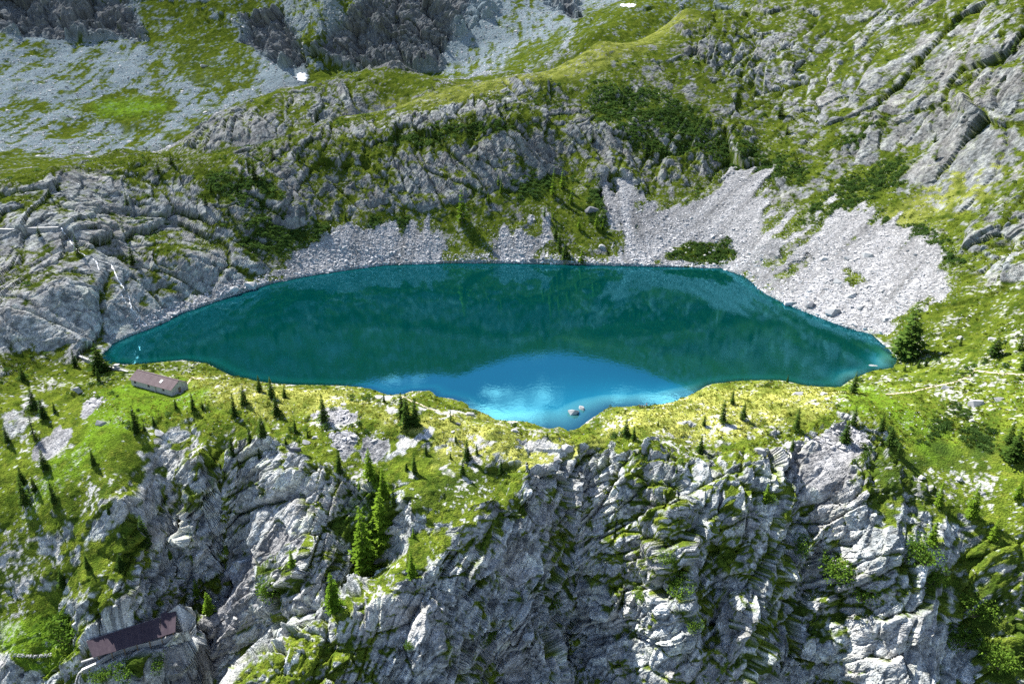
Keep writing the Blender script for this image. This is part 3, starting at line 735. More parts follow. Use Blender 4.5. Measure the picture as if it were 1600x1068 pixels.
# ------------------------------------------------------------------ loose stone, heath and shrubs: instanced on the land
SRC = bpy.data.collections.new('scatter_sources')            # never linked to the scene: only the instances are seen
def hull_rock(name, n, seed, mat, sx=1.0, sy=0.8, sz=0.55, sub=False):
    r = random.Random(seed); bm = bmesh.new()
    for _ in range(n):
        while True:
            p = Vector((r.uniform(-1, 1), r.uniform(-1, 1), r.uniform(-1, 1)))
            if 0.55 < p.length < 1.0: break
        p = Vector((p.x * sx, p.y * sy, p.z * sz)) * 0.5
        bm.verts.new(p)
    bmesh.ops.convex_hull(bm, input=bm.verts)
    bmesh.ops.delete(bm, geom=[v for v in bm.verts if not v.link_faces], context='VERTS')
    me = bpy.data.meshes.new(name); bm.to_mesh(me); bm.free()
    me.materials.append(mat)
    return me
def rock_mat(name, c0, c1, c2):
    m, nt, out = new_mat(name); k = NT(nt)
    oi = k.new('ShaderNodeObjectInfo'); tc = k.new('ShaderNodeTexCoord').outputs['Object']
    n = k.noise(tc, 3.0, 3, 0.6)
    c = k.mix(oi.outputs['Random'], c0, c1)
    c = k.mix(k.math('MULTIPLY', k.rng(n, 0.5, 0.7), 0.6), c, c2)
    bs = k.new('ShaderNodeBsdfDiffuse'); bs.inputs['Roughness'].default_value = 0.5; k.l.new(c, bs.inputs['Color'])
    k.l.new(bs.outputs[0], out.inputs['Surface'])
    return m
M_STONE = rock_mat('broken_gneiss', (0.24, 0.245, 0.265), (0.54, 0.535, 0.54), (0.15, 0.155, 0.15))
M_BOULDER = rock_mat('weathered_gneiss', (0.27, 0.275, 0.285), (0.42, 0.42, 0.42), (0.15, 0.16, 0.145))
M_DARKROCK = rock_mat('dark_gneiss', (0.11, 0.115, 0.13), (0.16, 0.165, 0.175), (0.07, 0.075, 0.07))
def leaf_mat(name, c0, c1, trans=0.35):
    m, nt, out = new_mat(name); k = NT(nt)
    oi = k.new('ShaderNodeObjectInfo')
    at = k.new('ShaderNodeAttribute'); at.attribute_name = 'leaf'
    c = k.mix(oi.outputs['Random'], c0, c1)
    g = k.new('ShaderNodeMix'); g.data_type = 'RGBA'; g.blend_type = 'MULTIPLY'; g.inputs['Factor'].default_value = 1.0
    k.l.new(c, g.inputs['A']); k.l.new(k.mix(at.outputs['Fac'], (0.6, 0.65, 0.6), (1.35, 1.3, 1.2)), g.inputs['B'])
    d = k.new('ShaderNodeBsdfDiffuse'); t_ = k.new('ShaderNodeBsdfTranslucent'); mx = k.new('ShaderNodeMixShader'); mx.inputs[0].default_value = trans
    k.l.new(g.outputs['Result'], d.inputs['Color']); k.l.new(g.outputs['Result'], t_.inputs['Color'])
    k.l.new(d.outputs[0], mx.inputs[1]); k.l.new(t_.outputs[0], mx.inputs[2]); k.l.new(mx.outputs[0], out.inputs['Surface'])
    return m
M_ALDER = leaf_mat('alder_leaves', (0.040, 0.085, 0.022), (0.085, 0.150, 0.040))
M_HEATH = leaf_mat('heath_leaves', (0.030, 0.055, 0.010), (0.080, 0.110, 0.014))
M_TUSSOCK = leaf_mat('grass_blades', (0.160, 0.200, 0.022), (0.330, 0.320, 0.070))
def leaf_mesh(name, quads, mat, shades):
    V = np.array(quads, np.float32).reshape(-1, 3); F = np.arange(len(V)).reshape(-1, 4)
    me = mesh_from(name, V, F, mat, smooth=False)
    a = me.attributes.new('leaf', 'FLOAT', 'POINT'); a.data.foreach_set('value', np.repeat(np.array(shades, np.float32), 4))
    return me
def leaf_quad(c, d, side, L, W):
    c, d, side = np.array(c), np.array(d), np.array(side)
    return [c - side * W * 0.3, c + d * L * 0.5 - side * W * 0.5, c + d * L, c + d * L * 0.5 + side * W * 0.5]
def unit(r):
    v = np.array([r.gauss(0, 1), r.gauss(0, 1), r.gauss(0, 1)]); return v / (np.linalg.norm(v) + 1e-9)
def clump(name, seed, n, mat, leaf, lumps=5, flat=0.6):
    """a low leafy cushion about 1 m across: leaves on several overlapping lumps"""
    r = random.Random(seed); quads, sh = [], []
    cs = [(r.uniform(-0.3, 0.3), r.uniform(-0.3, 0.3), r.uniform(0.05, 0.25) * flat, r.uniform(0.18, 0.32)) for _ in range(lumps)]
    for i in range(n):
        cx, cy_, cz, cr = r.choice(cs)
        d = unit(r); d[2] = abs(d[2]) * 1.0
        p = np.array((cx, cy_, cz)) + d * cr * np.array((1, 1, flat + 0.2)) * r.uniform(0.75, 1.05)
        if p[2] < -0.05: p[2] = 0.0
        dd = d + 0.7 * unit(r); dd /= np.linalg.norm(dd)
        s = np.cross(dd, unit(r)); s /= np.linalg.norm(s) + 1e-9
        quads.append(leaf_quad(p, dd, s, leaf * r.uniform(0.7, 1.4), leaf * r.uniform(0.5, 0.9))); sh.append(r.random())
    return leaf_mesh(name, quads, mat, sh)
def tussock(name, seed):
    r = random.Random(seed); quads, sh = [], []
    for i in range(34):
        a = r.uniform(0, 6.28); rr = r.uniform(0, 0.35)
        d = np.array((math.cos(a) * 0.7 * r.random(), math.sin(a) * 0.7 * r.random(), 1.0)); d /= np.linalg.norm(d)
        s = np.array((-math.sin(a), math.cos(a), 0.0))
        quads.append(leaf_quad((math.cos(a) * rr, math.sin(a) * rr, 0), d, s, r.uniform(0.25, 0.6), r.uniform(0.10, 0.2))); sh.append(r.random())
    return leaf_mesh(name, quads, M_TUSSOCK, sh)
def src_coll(name, meshes):
    c = bpy.data.collections.new(name)
    for i, me in enumerate(meshes):
        c.objects.link(bpy.data.objects.new('%s_%02d' % (name, i), me))
    return c
C_ROCK = src_coll('stone_kinds', [hull_rock('stone', 11 + i, 40 + i, M_STONE, 1.0, 0.55 + 0.1 * (i % 4), 0.35 + 0.08 * (i % 3)) for i in range(7)])
C_ALDER = src_coll('shrub_kinds', [clump('shrub_leaves', 60 + i, 150, M_ALDER, 0.15, 6, 0.75) for i in range(4)])
C_HEATH = src_coll('heath_kinds', [clump('heath_leaves', 70 + i, 80, M_HEATH, 0.17, 5, 0.5) for i in range(4)])
C_TUSS = src_coll('tussock_kinds', [tussock('tussock_blades', 80 + i) for i in range(3)])

def scatter_group(coll):
    ng = bpy.data.node_groups.new('scatter_' + coll.name, 'GeometryNodeTree')
    ng.interface.new_socket('Geometry', in_out='INPUT', socket_type='NodeSocketGeometry')
    ng.interface.new_socket('Geometry', in_out='OUTPUT', socket_type='NodeSocketGeometry')
    n, l = ng.nodes, ng.links
    gi, go = n.new('NodeGroupInput'), n.new('NodeGroupOutput')
    ci = n.new('GeometryNodeCollectionInfo'); ci.inputs['Collection'].default_value = coll
    ci.inputs['Separate Children'].default_value = True; ci.inputs['Reset Children'].default_value = True
    iop = n.new('GeometryNodeInstanceOnPoints'); iop.inputs['Pick Instance'].default_value = True
    def attr(nm, t):
        a = n.new('GeometryNodeInputNamedAttribute'); a.data_type = t; a.inputs['Name'].default_value = nm; return a.outputs['Attribute']
    l.new(gi.outputs[0], iop.inputs['Points']); l.new(ci.outputs[0], iop.inputs['Instance'])
    l.new(attr('kind', 'INT'), iop.inputs['Instance Index'])
    l.new(attr('turn', 'FLOAT_VECTOR'), iop.inputs['Rotation']); l.new(attr('size', 'FLOAT_VECTOR'), iop.inputs['Scale'])
    l.new(iop.outputs[0], go.inputs[0])
    return ng
def scatter(name, P, turn, size, nkinds, coll, **kw):
    me = bpy.data.meshes.new(name); me.vertices.add(len(P)); me.vertices.foreach_set('co', np.asarray(P, np.float32).ravel())
    a = me.attributes.new('turn', 'FLOAT_VECTOR', 'POINT'); a.data.foreach_set('vector', np.asarray(turn, np.float32).ravel())
    a = me.attributes.new('size', 'FLOAT_VECTOR', 'POINT'); a.data.foreach_set('vector', np.asarray(size, np.float32).ravel())
    a = me.attributes.new('kind', 'INT', 'POINT'); a.data.foreach_set('value', RNG.integers(0, nkinds, len(P)).astype(np.int32))
    o = bpy.data.objects.new(name, me); link(o, kind='stuff', **kw)
    md = o.modifiers.new('scatter', 'NODES'); md.node_group = scatter_group(coll)
    return o
QA = np.linalg.norm(np.cross(Pd[QUADS[:, 2]] - Pd[QUADS[:, 0]], Pd[QUADS[:, 3]] - Pd[QUADS[:, 1]]), axis=1) * 0.5
facing = ((np.array((0, 0, CAM_Z)) - QP) * QN).sum(1) / QD
inview = (QU[:, 0] > -60) & (QU[:, 0] < 1660) & (QU[:, 1] > -40) & (QU[:, 1] < 1110) & (facing > -0.25) & (QP[:, 2] > 0.12)
Qf = lambda A: A[QUADS].mean(1)
qG, qS, qSH, qDRY, qLUSH, qCL, qRK = Qf(GF), Qf(SCR), Qf(SHB), Qf(DRY), Qf(LUSH), Qf(CLIFF), Qf(ROCKY)
nclust = fbm(QP / 9, 2, 401); nfine = fbm(QP / 30, 2, 402)
occup = np.maximum(Qf(PADH), Qf(PADS)) < 0.2
def pick(density, n):
    w = np.where(inview & occup, density, 0) * QA
    c = np.cumsum(w); tot = c[-1]
    idx = np.searchsorted(c, RNG.random(n) * tot)
    idx = np.minimum(idx, len(QA) - 1)
    a, b = RNG.random((2, n, 1))
    V = Pd[QUADS[idx]]
    p = (V[:, 0] * (1 - a) + V[:, 1] * a) * (1 - b) + (V[:, 3] * (1 - a) + V[:, 2] * a) * b
    return idx, p
def lognorm(n, med, sig, lo, hi): return np.clip(med * np.exp(RNG.normal(0, sig, n)), lo, hi)
# scree by the lake
nS = 46000
idx, p = pick(np.where((qS > 0.40) & (QD < 720), 0.25 + np.clip(Qf(streak) + 0.45, 0, 1.2), 0), nS)
sz = lognorm(nS, 0.80, 0.62, 0.3, 4.2) * np.clip(1.25 - p[:, 2] / 60, 0.7, 1.25)
scatter('scree_stones', p - QN[idx] * sz[:, None] * 0.05, RNG.uniform(-0.5, 0.5, (nS, 3)) + np.stack([np.zeros(nS), np.zeros(nS), RNG.uniform(0, 6.3, nS)], 1), sz[:, None] * RNG.uniform(0.8, 1.2, (nS, 3)), 7, C_ROCK)
# stones lying about on turf and ledges
qSB = Qf(blur(SCREE[:, None], 45)[:, 0])
nS = 20000
idx, p = pick(np.where((QD < 620) & (qS < 0.5), np.clip(nclust + 0.15, 0, 1) ** 1.5 * (0.25 + qG) * (1 - 0.7 * qLUSH) + 6.0 * qSB * (qSB > 0.03), 0), nS)
sz = lognorm(nS, 0.55, 0.55, 0.25, 2.6)
scatter('strewn_stones', p - QN[idx] * sz[:, None] * 0.08, RNG.uniform(-0.4, 0.4, (nS, 3)) + np.stack([np.zeros(nS), np.zeros(nS), RNG.uniform(0, 6.3, nS)], 1), sz[:, None] * RNG.uniform(0.8, 1.2, (nS, 3)), 7, C_ROCK)
# talus of the mountain behind
nS = 14000
idx, p = pick(np.where((QD > 620) & (QD < 1300) & (qS > 0.4) & (qG < 0.5), 1.0 / (QD / 800) ** 2, 0), nS)
sz = lognorm(nS, 1.7, 0.5, 0.8, 6)
scatter('mountain_talus', p, RNG.uniform(-0.5, 0.5, (nS, 3)) + np.stack([np.zeros(nS), np.zeros(nS), RNG.uniform(0, 6.3, nS)], 1), sz[:, None] * RNG.uniform(0.8, 1.2, (nS, 3)), 7, C_ROCK)
# alder and mountain-pine scrub
nS = 9000
idx, p = pick(np.where((QD < 640) & (qSH > 0.25), qSH, 0) + np.where((QD < 640) & (qG > 0.5) & (qS < 0.3) & (qDRY < 0.4), 0.10 * np.clip(nfine * 2 + 0.2, 0, 1) * np.clip(nclust * 2 + 0.3, 0, 1), 0), nS)
sz = lognorm(nS, 1.7, 0.4, 0.7, 3.4)
scatter('scrub', p - np.array((0, 0, 0.12)), np.stack([RNG.uniform(-0.2, 0.2, nS), RNG.uniform(-0.2, 0.2, nS), RNG.uniform(0, 6.3, nS)], 1), sz[:, None] * RNG.uniform(0.75, 1.15, (nS, 3)), 4, C_ALDER)
# dwarf heath
nS = 26000
idx, p = pick(np.where((QD < 560) & (qG > 0.35) & (qS < 0.4), (0.25 + qSH * 2 + np.clip(nclust * 1.5, 0, 1)) * (1 - 0.75 * qDRY) * (1 - 0.6 * qLUSH), 0), nS)
sz = lognorm(nS, 0.85, 0.4, 0.4, 1.9)
scatter('dwarf_heath', p - np.array((0, 0, 0.06)), np.stack([RNG.uniform(-0.3, 0.3, nS), RNG.uniform(-0.3, 0.3, nS), RNG.uniform(0, 6.3, nS)], 1), sz[:, None] * RNG.uniform(0.75, 1.15, (nS, 3)), 4, C_HEATH)
# grass tussocks on the near shelf
nS = 9000
idx, p = pick(np.where((QD < 300) & (qG > 0.4), 0.5 + qDRY, 0), nS)
sz = lognorm(nS, 0.55, 0.3, 0.3, 1.0)
scatter('grass_tussocks', p - np.array((0, 0, 0.03)), np.stack([RNG.uniform(-0.3, 0.3, nS), RNG.uniform(-0.3, 0.3, nS), RNG.uniform(0, 6.3, nS)], 1), sz[:, None] * RNG.uniform(0.75, 1.15, (nS, 3)), 3, C_TUSS)

# ------------------------------------------------------------------ mesh building helpers
class MB:
    """collects boxes and prisms for one mesh object"""
    def __init__(s): s.v, s.f = [], []
    def hexa(s, pts):
        b = len(s.v); s.v += [tuple(p) for p in pts]
        s.f += [tuple(b + i for i in q) for q in ((0, 3, 2, 1), (4, 5, 6, 7), (0, 1, 5, 4), (1, 2, 6, 5), (2, 3, 7, 6), (3, 0, 4, 7))]
    def box(s, x0, x1, y0, y1, z0, z1):
        s.hexa([(x0, y0, z0), (x1, y0, z0), (x1, y1, z0), (x0, y1, z0), (x0, y0, z1), (x1, y0, z1), (x1, y1, z1), (x0, y1, z1)])
    def beam(s, a, b, w, h):
        a, b = Vector(a), Vector(b); d = (b - a).normalized(); sd = d.cross(Vector((0, 0, 1)))
        sd = sd.normalized() if sd.length > 1e-4 else Vector((1, 0, 0)); up = sd.cross(d)
        s.hexa([p + sd * x * w / 2 + up * z * h / 2 for p, (x, z) in ((a, (-1, -1)), (a, (1, -1)), (a, (1, 1)), (a, (-1, 1)), (b, (-1, -1)), (b, (1, -1)), (b, (1, 1)), (b, (-1, 1)))])
    def build(s, name, mat, parent=None, bevel=0.0, **kw):
        me = bpy.data.meshes.new(name); me.from_pydata(s.v, [], s.f); me.update()
        bm = bmesh.new(); bm.from_mesh(me); bmesh.ops.recalc_face_normals(bm, faces=bm.faces)
        if bevel: bmesh.ops.bevel(bm, geom=bm.edges[:], offset=bevel, segments=1, affect='EDGES')
        bm.to_mesh(me); bm.free(); me.materials.append(mat)
        return link(bpy.data.objects.new(name, me), parent=parent, **kw)
def empty(name, loc, rz=0.0, **kw):
    o = bpy.data.objects.new(name, None); o.location = loc; o.rotation_euler = (0, 0, rz); o.empty_display_size = 0.5
    return link(o, **kw)

def masonry(name, c0, c1, mortar, sx, sy):
    m, nt, out = new_mat(name); k = NT(nt)
    tc = k.new('ShaderNodeTexCoord').outputs['Object']
    v = k.new('ShaderNodeTexVoronoi'); v.feature = 'DISTANCE_TO_EDGE'; v.inputs['Scale'].default_value = 1.0
    mp = k.new('ShaderNodeMapping'); mp.inputs['Scale'].default_value = (sx, sx, sy); k.l.new(tc, mp.inputs['Vector']); k.l.new(mp.outputs[0], v.inputs['Vector'])
    n = k.noise(tc, 1.7, 4, 0.6)
    c = k.mix(k.rng(n, 0.3, 0.7), c0, c1)
    c = k.mix(k.rng(v.outputs['Distance'], 0.0, 0.09, 0.8, 0.0), c, mortar)
    bs = k.new('ShaderNodeBsdfPrincipled'); bs.inputs['Roughness'].default_value = 0.9; k.l.new(c, bs.inputs['Base Color'])
    bp = k.new('ShaderNodeBump'); bp.inputs['Distance'].default_value = 0.06; k.l.new(v.outputs['Distance'], bp.inputs['Height']); k.l.new(bp.outputs[0], bs.inputs['Normal'])
    k.l.new(bs.outputs[0], out.inputs['Surface'])
    return m
M_WALL = masonry('rubble_stone_wall', (0.26, 0.26, 0.27), (0.46, 0.45, 0.43), (0.14, 0.14, 0.14), 1.6, 2.4)
M_CONC = simple_mat('weathered_concrete', (0.17, 0.18, 0.19), (0.32, 0.32, 0.32), 0.9, 0.9)
def sheet_mat(name, c0, c1, c2):
    m, nt, out = new_mat(name); k = NT(nt)
    oi = k.new('ShaderNodeObjectInfo'); tc = k.new('ShaderNodeTexCoord').outputs['Object']
    n = k.noise(tc, 0.9, 4, 0.65); n2 = k.noise(tc, 6.0, 2, 0.5)
    c = k.mix(oi.outputs['Random'], c0, c1); c = k.mix(k.math('MULTIPLY', k.rng(n, 0.45, 0.7), 0.6), c, c2)
    bs = k.new('ShaderNodeBsdfPrincipled'); bs.inputs['Roughness'].default_value = 0.85; bs.inputs['Specular IOR Level'].default_value = 0.08
    k.l.new(c, bs.inputs['Base Color']); k.l.new(bs.outputs[0], out.inputs['Surface'])
    return m
M_ROOF1 = sheet_mat('faded_red_roof_sheet', (0.075, 0.058, 0.064), (0.095, 0.075, 0.080), (0.12, 0.102, 0.105))
M_ROOF2 = sheet_mat('plum_brown_roof_sheet', (0.040, 0.031, 0.041), (0.050, 0.039, 0.050), (0.064, 0.051, 0.060))
M_DARK = simple_mat('dark_opening', (0.010, 0.010, 0.012), (0.02, 0.02, 0.022), 1.0, 0.4)
M_WOOD = simple_mat('weathered_timber', (0.10, 0.075, 0.05), (0.20, 0.15, 0.10), 2.0, 0.85)
M_PALE = simple_mat('pale_flashing', (0.34, 0.35, 0.36), (0.5, 0.5, 0.5), 1.0, 0.5)
M_GLASS = simple_mat('window_glass', (0.012, 0.016, 0.02), (0.03, 0.035, 0.04), 1.0, 0.12)

# ------------------------------------------------------------------ the stone hut by the lake
def corrugated(mb, x0, x1, p_low, p_high, t=0.04, amp=0.035, n=6):
    """one sheet in x from x0 to x1 running up from (y,z) low to high, with n ribs"""
    (y0, z0), (y1, z1) = p_low, p_high
    ny, nz = -(z1 - z0), (y1 - y0); L = math.hypot(ny, nz); ny, nz = ny / L, nz / L
    if nz < 0: ny, nz = -ny, -nz
    b = len(mb.v); xs = np.linspace(x0, x1, 2 * n + 1)
    for j, x in enumerate(xs):
        o = amp * (j % 2)
        for (y, z) in ((y0, z0), (y1, z1)):
            mb.v.append((x, y + ny * (o + t), z + nz * (o + t)))
            mb.v.append((x, y + ny * o, z + nz * o))
    for j in range(2 * n):
        a = b + 4 * j; c = a + 4
        mb.f += [(a, c, c + 2, a + 2), (a + 1, a + 3, c + 3, c + 1), (a, a + 1, c + 1, c), (a + 2, c + 2, c + 3, a + 3)]
    mb.f += [(b, b + 2, b + 3, b + 1), (b + 8 * n, b + 8 * n + 1, b + 8 * n + 3, b + 8 * n + 2)]
hv = HUT_B - HUT_A; HL = hv.length * 1.02; HW = max(6.0, min(8.5, (HUT_C - HUT_B).length)); hrz = math.atan2(hv.y, hv.x)
hut = empty('stone_hut', (HUT_A.x, HUT_A.y, 2.9), hrz, label='long grey stone hut with a faded reddish sheet roof beside the lake', cat='hut')
WH, RH = 2.7, 2.1
wallmb = MB()
zb = -2.5
# front wall with window openings, back wall, two gables: walls 0.5 thick, openings left between the piers
wins = [(HL * 0.10, 1.3), (HL * 0.44, 1.2), (HL * 0.80, 1.2)]
xs = [0.0]
for (wx, ww) in wins: xs += [wx - ww / 2, wx + ww / 2]
xs.append(HL)
for i in range(0, len(xs), 2): wallmb.box(xs[i], xs[i + 1], 0, 0.5, zb, WH)
for (wx, ww) in wins:
    wallmb.box(wx - ww / 2, wx + ww / 2, 0, 0.5, zb, 1.2); wallmb.box(wx - ww / 2, wx + ww / 2, 0, 0.5, 2.25, WH)
wallmb.box(0, HL, HW - 0.5, HW, zb, WH)
wallmb.box(0, 0.5, 0.5, HW - 0.5, zb, WH)
d0, d1 = HW * 0.40, HW * 0.40 + 1.2
wallmb.box(HL - 0.5, HL, 0.5, d0, zb, WH); wallmb.box(HL - 0.5, HL, d1, HW - 0.5, zb, WH); wallmb.box(HL - 0.5, HL, d0, d1, zb, 0.05); wallmb.box(HL - 0.5, HL, d0, d1, 2.15, WH)
for x0 in (0.0, HL - 0.5):
    b = len(wallmb.v)
    wallmb.v += [(x0, 0, WH), (x0 + 0.5, 0, WH), (x0 + 0.5, HW, WH), (x0, HW, WH), (x0, HW / 2, WH + RH), (x0 + 0.5, HW / 2, WH + RH)]
    wallmb.f += [(b, b + 4, b + 3), (b + 1, b + 2, b + 5), (b, b + 1, b + 5, b + 4), (b + 3, b + 4, b + 5, b + 2), (b, b + 3, b + 2, b + 1)]
wallmb.build('wall', M_WALL, hut)
roof_e = empty('roof', (0, 0, 0), parent=hut)
nsh = 15; ov = 0.5; slope = RH / (HW / 2)
for i in range(nsh):
    x0 = -0.4 + (HL + 0.8) * i / nsh; x1 = -0.4 + (HL + 0.8) * (i + 1) / nsh + 0.05
    mb = MB(); corrugated(mb, x0, x1, (-ov, WH - ov * slope + 0.08), (HW / 2, WH + RH + 0.08), amp=0.05, n=4); mb.build('roof_sheet', M_ROOF1, roof_e)
    mb = MB(); corrugated(mb, x0, x1, (HW + ov, WH - ov * slope + 0.08), (HW / 2, WH + RH + 0.08), amp=0.05, n=4); mb.build('roof_sheet', M_ROOF1, roof_e)
mb = MB(); mb.beam((-0.4, HW / 2, WH + RH + 0.17), (HL + 0.4, HW / 2, WH + RH + 0.17), 0.4, 0.08); mb.build('ridge_cap', M_ROOF1, roof_e)
mb = MB(); mb.hexa([(HL * 0.66, 1.0, WH + 1.0 * slope + 0.23), (HL * 0.66 + 1.1, 1.0, WH + 1.0 * slope + 0.23), (HL * 0.66 + 1.1, 2.2, WH + 2.2 * slope + 0.23), (HL * 0.66, 2.2, WH + 2.2 * slope + 0.23),
                    (HL * 0.66, 1.0, WH + 1.0 * slope + 0.30), (HL * 0.66 + 1.1, 1.0, WH + 1.0 * slope + 0.30), (HL * 0.66 + 1.1, 2.2, WH + 2.2 * slope + 0.30), (HL * 0.66, 2.2, WH + 2.2 * slope + 0.30)])
mb.build('skylight', M_PALE, roof_e, label='pale square skylight in the front roof slope')
for (wx, ww) in wins:
    w = empty('window', (0, 0, 0), parent=hut)
    mb = MB(); mb.box(wx - ww / 2, wx + ww / 2, 0.28, 0.31, 1.2, 2.25); mb.build('pane', M_GLASS, w)
    mb = MB(); mb.box(wx - ww / 2, wx + ww / 2, 0.20, 0.27, 1.2, 1.28); mb.box(wx - ww / 2, wx + ww / 2, 0.20, 0.27, 2.17, 2.25); mb.box(wx - ww / 2, wx - ww / 2 + 0.08, 0.20, 0.27, 1.28, 2.17); mb.box(wx + ww / 2 - 0.08, wx + ww / 2, 0.20, 0.27, 1.28, 2.17); mb.box(wx - 0.03, wx + 0.03, 0.20, 0.27, 1.28, 2.17)
    mb.build('frame', M_WOOD, w)
    mb = MB(); mb.box(wx - ww / 2 - 0.1, wx + ww / 2 + 0.1, -0.12, 0.18, 1.10, 1.197); mb.build('sill', M_CONC, w)
dr = empty('door', (0, 0, 0), parent=hut)
mb = MB(); mb.box(HL - 0.22, HL - 0.16, d0, d1, 0.052, 2.148); mb.build('leaf', M_WOOD, dr)
mb = MB(); mb.box(HL - 0.15, HL - 0.09, d1 - 0.25, d1 - 0.12, 1.0, 1.06); mb.build('handle', M_DARK, dr)
mb = MB(); mb.box(HL + 0.01, HL + 1.3, d0 - 0.4, d1 + 0.4, -2.0, 0.12); mb.build('doorstep', M_CONC, hut)
mb = MB(); mb.box(HL * 0.60, HL * 0.60 + 0.35, -0.45, -0.02, -2.0, 2.3); mb.build('buttress', M_WALL, hut)
# stone heap in front of the hut
# ------------------------------------------------------------------ the gallery roof against the cliff
E0, E1, T0, T1 = SHED_E[0], SHED_E[1], SHED_T[0], SHED_T[1]
shed = empty('cliffside_gallery', (E0.x, E0.y, -48.2), 0.0, label='narrow gallery under a plum brown lean-to roof against the dark cliff', cat='gallery')
S0 = Vector((E0.x, E0.y, -48.2))
roof2 = empty('roof', (0, 0, 0), parent=shed)
NS = 22
for i in range(NS):
    a, b = i / NS, (i + 1) / NS
    # the eave bows slightly outwards at its right end
    bow = lambda t_: Vector((0, -0.8 * math.sin(math.pi * t_) * 0.6, 0))
    up = Vector((0, 0, 0.02 + 0.05 * (i % 2)))
    e0, e1, t1, t0 = E0.lerp(E1, a) + bow(a) + up, E0.lerp(E1, b) + bow(b) + up, T0.lerp(T1, b) + up, T0.lerp(T1, a) + up
    if i > NS - 5: t0 = t0 + Vector((0, 0.9, 0.55)); t1 = t1 + Vector((0, 0.9, 0.55))
    lo = [p - S0 for p in (e0, e1, t1, t0)]
    mb = MB(); mb.hexa(lo + [p + Vector((0, 0, 0.06)) for p in lo])
    mb.build('roof_sheet', M_ROOF2, roof2)
for t_ in (0.30, 0.335, 0.50, 0.53):
    mb = MB(); p = E0.lerp(E1, t_).lerp(T0.lerp(T1, t_), 0.16) - S0; q = E0.lerp(E1, t_).lerp(T0.lerp(T1, t_), 0.30) - S0
    mb.beam(p + Vector((0, 0, 0.16)), q + Vector((0, 0, 0.16)), 0.12, 0.10); mb.build('snow_guard', M_PALE, roof2)
sd2 = (E1 - E0); sd2.z = 0; sd2.normalize(); sn = Vector((sd2.y, -sd2.x, 0))          # sn points to the camera side
mb = MB(); mb.beam(T0 - S0 + Vector((0, 0.2, -2.6)), T1 - S0 + Vector((0, 0.2, -2.6)), 0.4, 5.0); mb.build('back_wall', M_WALL, shed)
for t_ in np.linspace(0.06, 0.97, 7):
    p = E0.lerp(E1, float(t_)) - S0 - sn * 0.5
    mb = MB(); mb.box(p.x - 0.12, p.x + 0.12, p.y - 0.12, p.y + 0.12, p.z - 3.4, p.z - 0.02); mb.build('post', M_WOOD, shed)
mb = MB(); mb.beam(E0 - S0 - sn * 0.5 + Vector((0, 0, -0.14)), E1 - S0 - sn * 0.5 + Vector((0, 0, -0.14)), 0.22, 0.22); mb.build('eave_beam', M_WOOD, shed)
# parapet along the walkway edge, carried on to the left past the roof
pl = [Vector(at_z(128, 1046, -47.6)), Vector(at_z(150, 1036, -47.2)), Vector(at_z(166, 1025, -46.9)), Vector(at_z(185, 1015, -46.6)), Vector(at_z(212, 1007, -46.2)), Vector(at_z(240, 1001, -45.6)), Vector(at_z(262, 995, -45.2)), Vector(at_z(277, 990, -45.0))]
par = empty('parapet_wall', pl[0], 0.0, label='pale curving concrete parapet below the plum brown gallery roof', cat='parapet')
for a, b in zip(pl[:-1], pl[1:]):
    mb = MB(); mb.beam(a - pl[0] - Vector((0, 0, 0.9)), b - pl[0] - Vector((0, 0, 0.9)), 0.5, 1.9); mb.build('wall_section', M_CONC, par)
    mb = MB(); mb.beam(a - pl[0] + Vector((0, 0, 0.12)), b - pl[0] + Vector((0, 0, 0.12)), 0.7, 0.14); mb.build('coping', M_PALE, par)
pl2 = [Vector(at_z(127, 1034, -46.6)), Vector(at_z(148, 1027, -46.2)), Vector(at_z(166, 1018, -45.9))]
mb = MB()
for a, b in zip(pl2[:-1], pl2[1:]): mb.beam(a - pl2[0], b - pl2[0], 0.5, 0.5)
rail = mb.build('track_kerb', M_CONC, None, label='short pale kerb of the track entering the gallery at its left end', cat='kerb'); rail.location = pl2[0]

# ------------------------------------------------------------------ walls and waterworks on the left
def ground_line(px, lift=0.0):
    out = []
    for (u, v) in px:
        g = ground_px(u, v)
        out.append(g[0] + Vector((0, 0, lift)))
    return out
gl_ = ground_line([(-4, 361), (20, 360), (45, 358), (70, 356), (92, 355)])
w = empty('channel_wall', gl_[0], 0.0, label='thin pale concrete channel wall crossing the left slope to the stream', cat='wall')
zlev = sum(p.z for p in gl_) / len(gl_)
for a, b in zip(gl_[:-1], gl_[1:]):
    a2, b2 = Vector((a.x, a.y - 0.4, zlev)), Vector((b.x, b.y - 0.4, zlev))
    mb = MB(); mb.beam(a2 - gl_[0] + Vector((0, 0, -0.6)), b2 - gl_[0] + Vector((0, 0, -0.6)), 0.8, 2.4); mb.build('wall_section', M_CONC, w)
    mb = MB(); mb.beam(a2 - gl_[0] + Vector((0, 0, 0.66)), b2 - gl_[0] + Vector((0, 0, 0.66)), 1.1, 0.16); mb.build('coping', M_PALE, w)
dl = [Vector(at_z(u, v, 1.8)) for u, v in ((110, 549), (130, 558), (147, 565), (171, 572), (190, 577), (212, 583))]
w = empty('dam_wall', (dl[0].x, dl[0].y, 0), 0.0, label='low pale dam wall with a walkway between lake tip and hut', cat='dam')
o0 = Vector((dl[0].x, dl[0].y, 0))
for a, b in zip(dl[:-1], dl[1:]):
    mb = MB(); mb.beam(a - o0 + Vector((0, 0, -1.4)), b - o0 + Vector((0, 0, -1.4)), 0.9, 2.8); mb.build('wall_section', M_CONC, w)
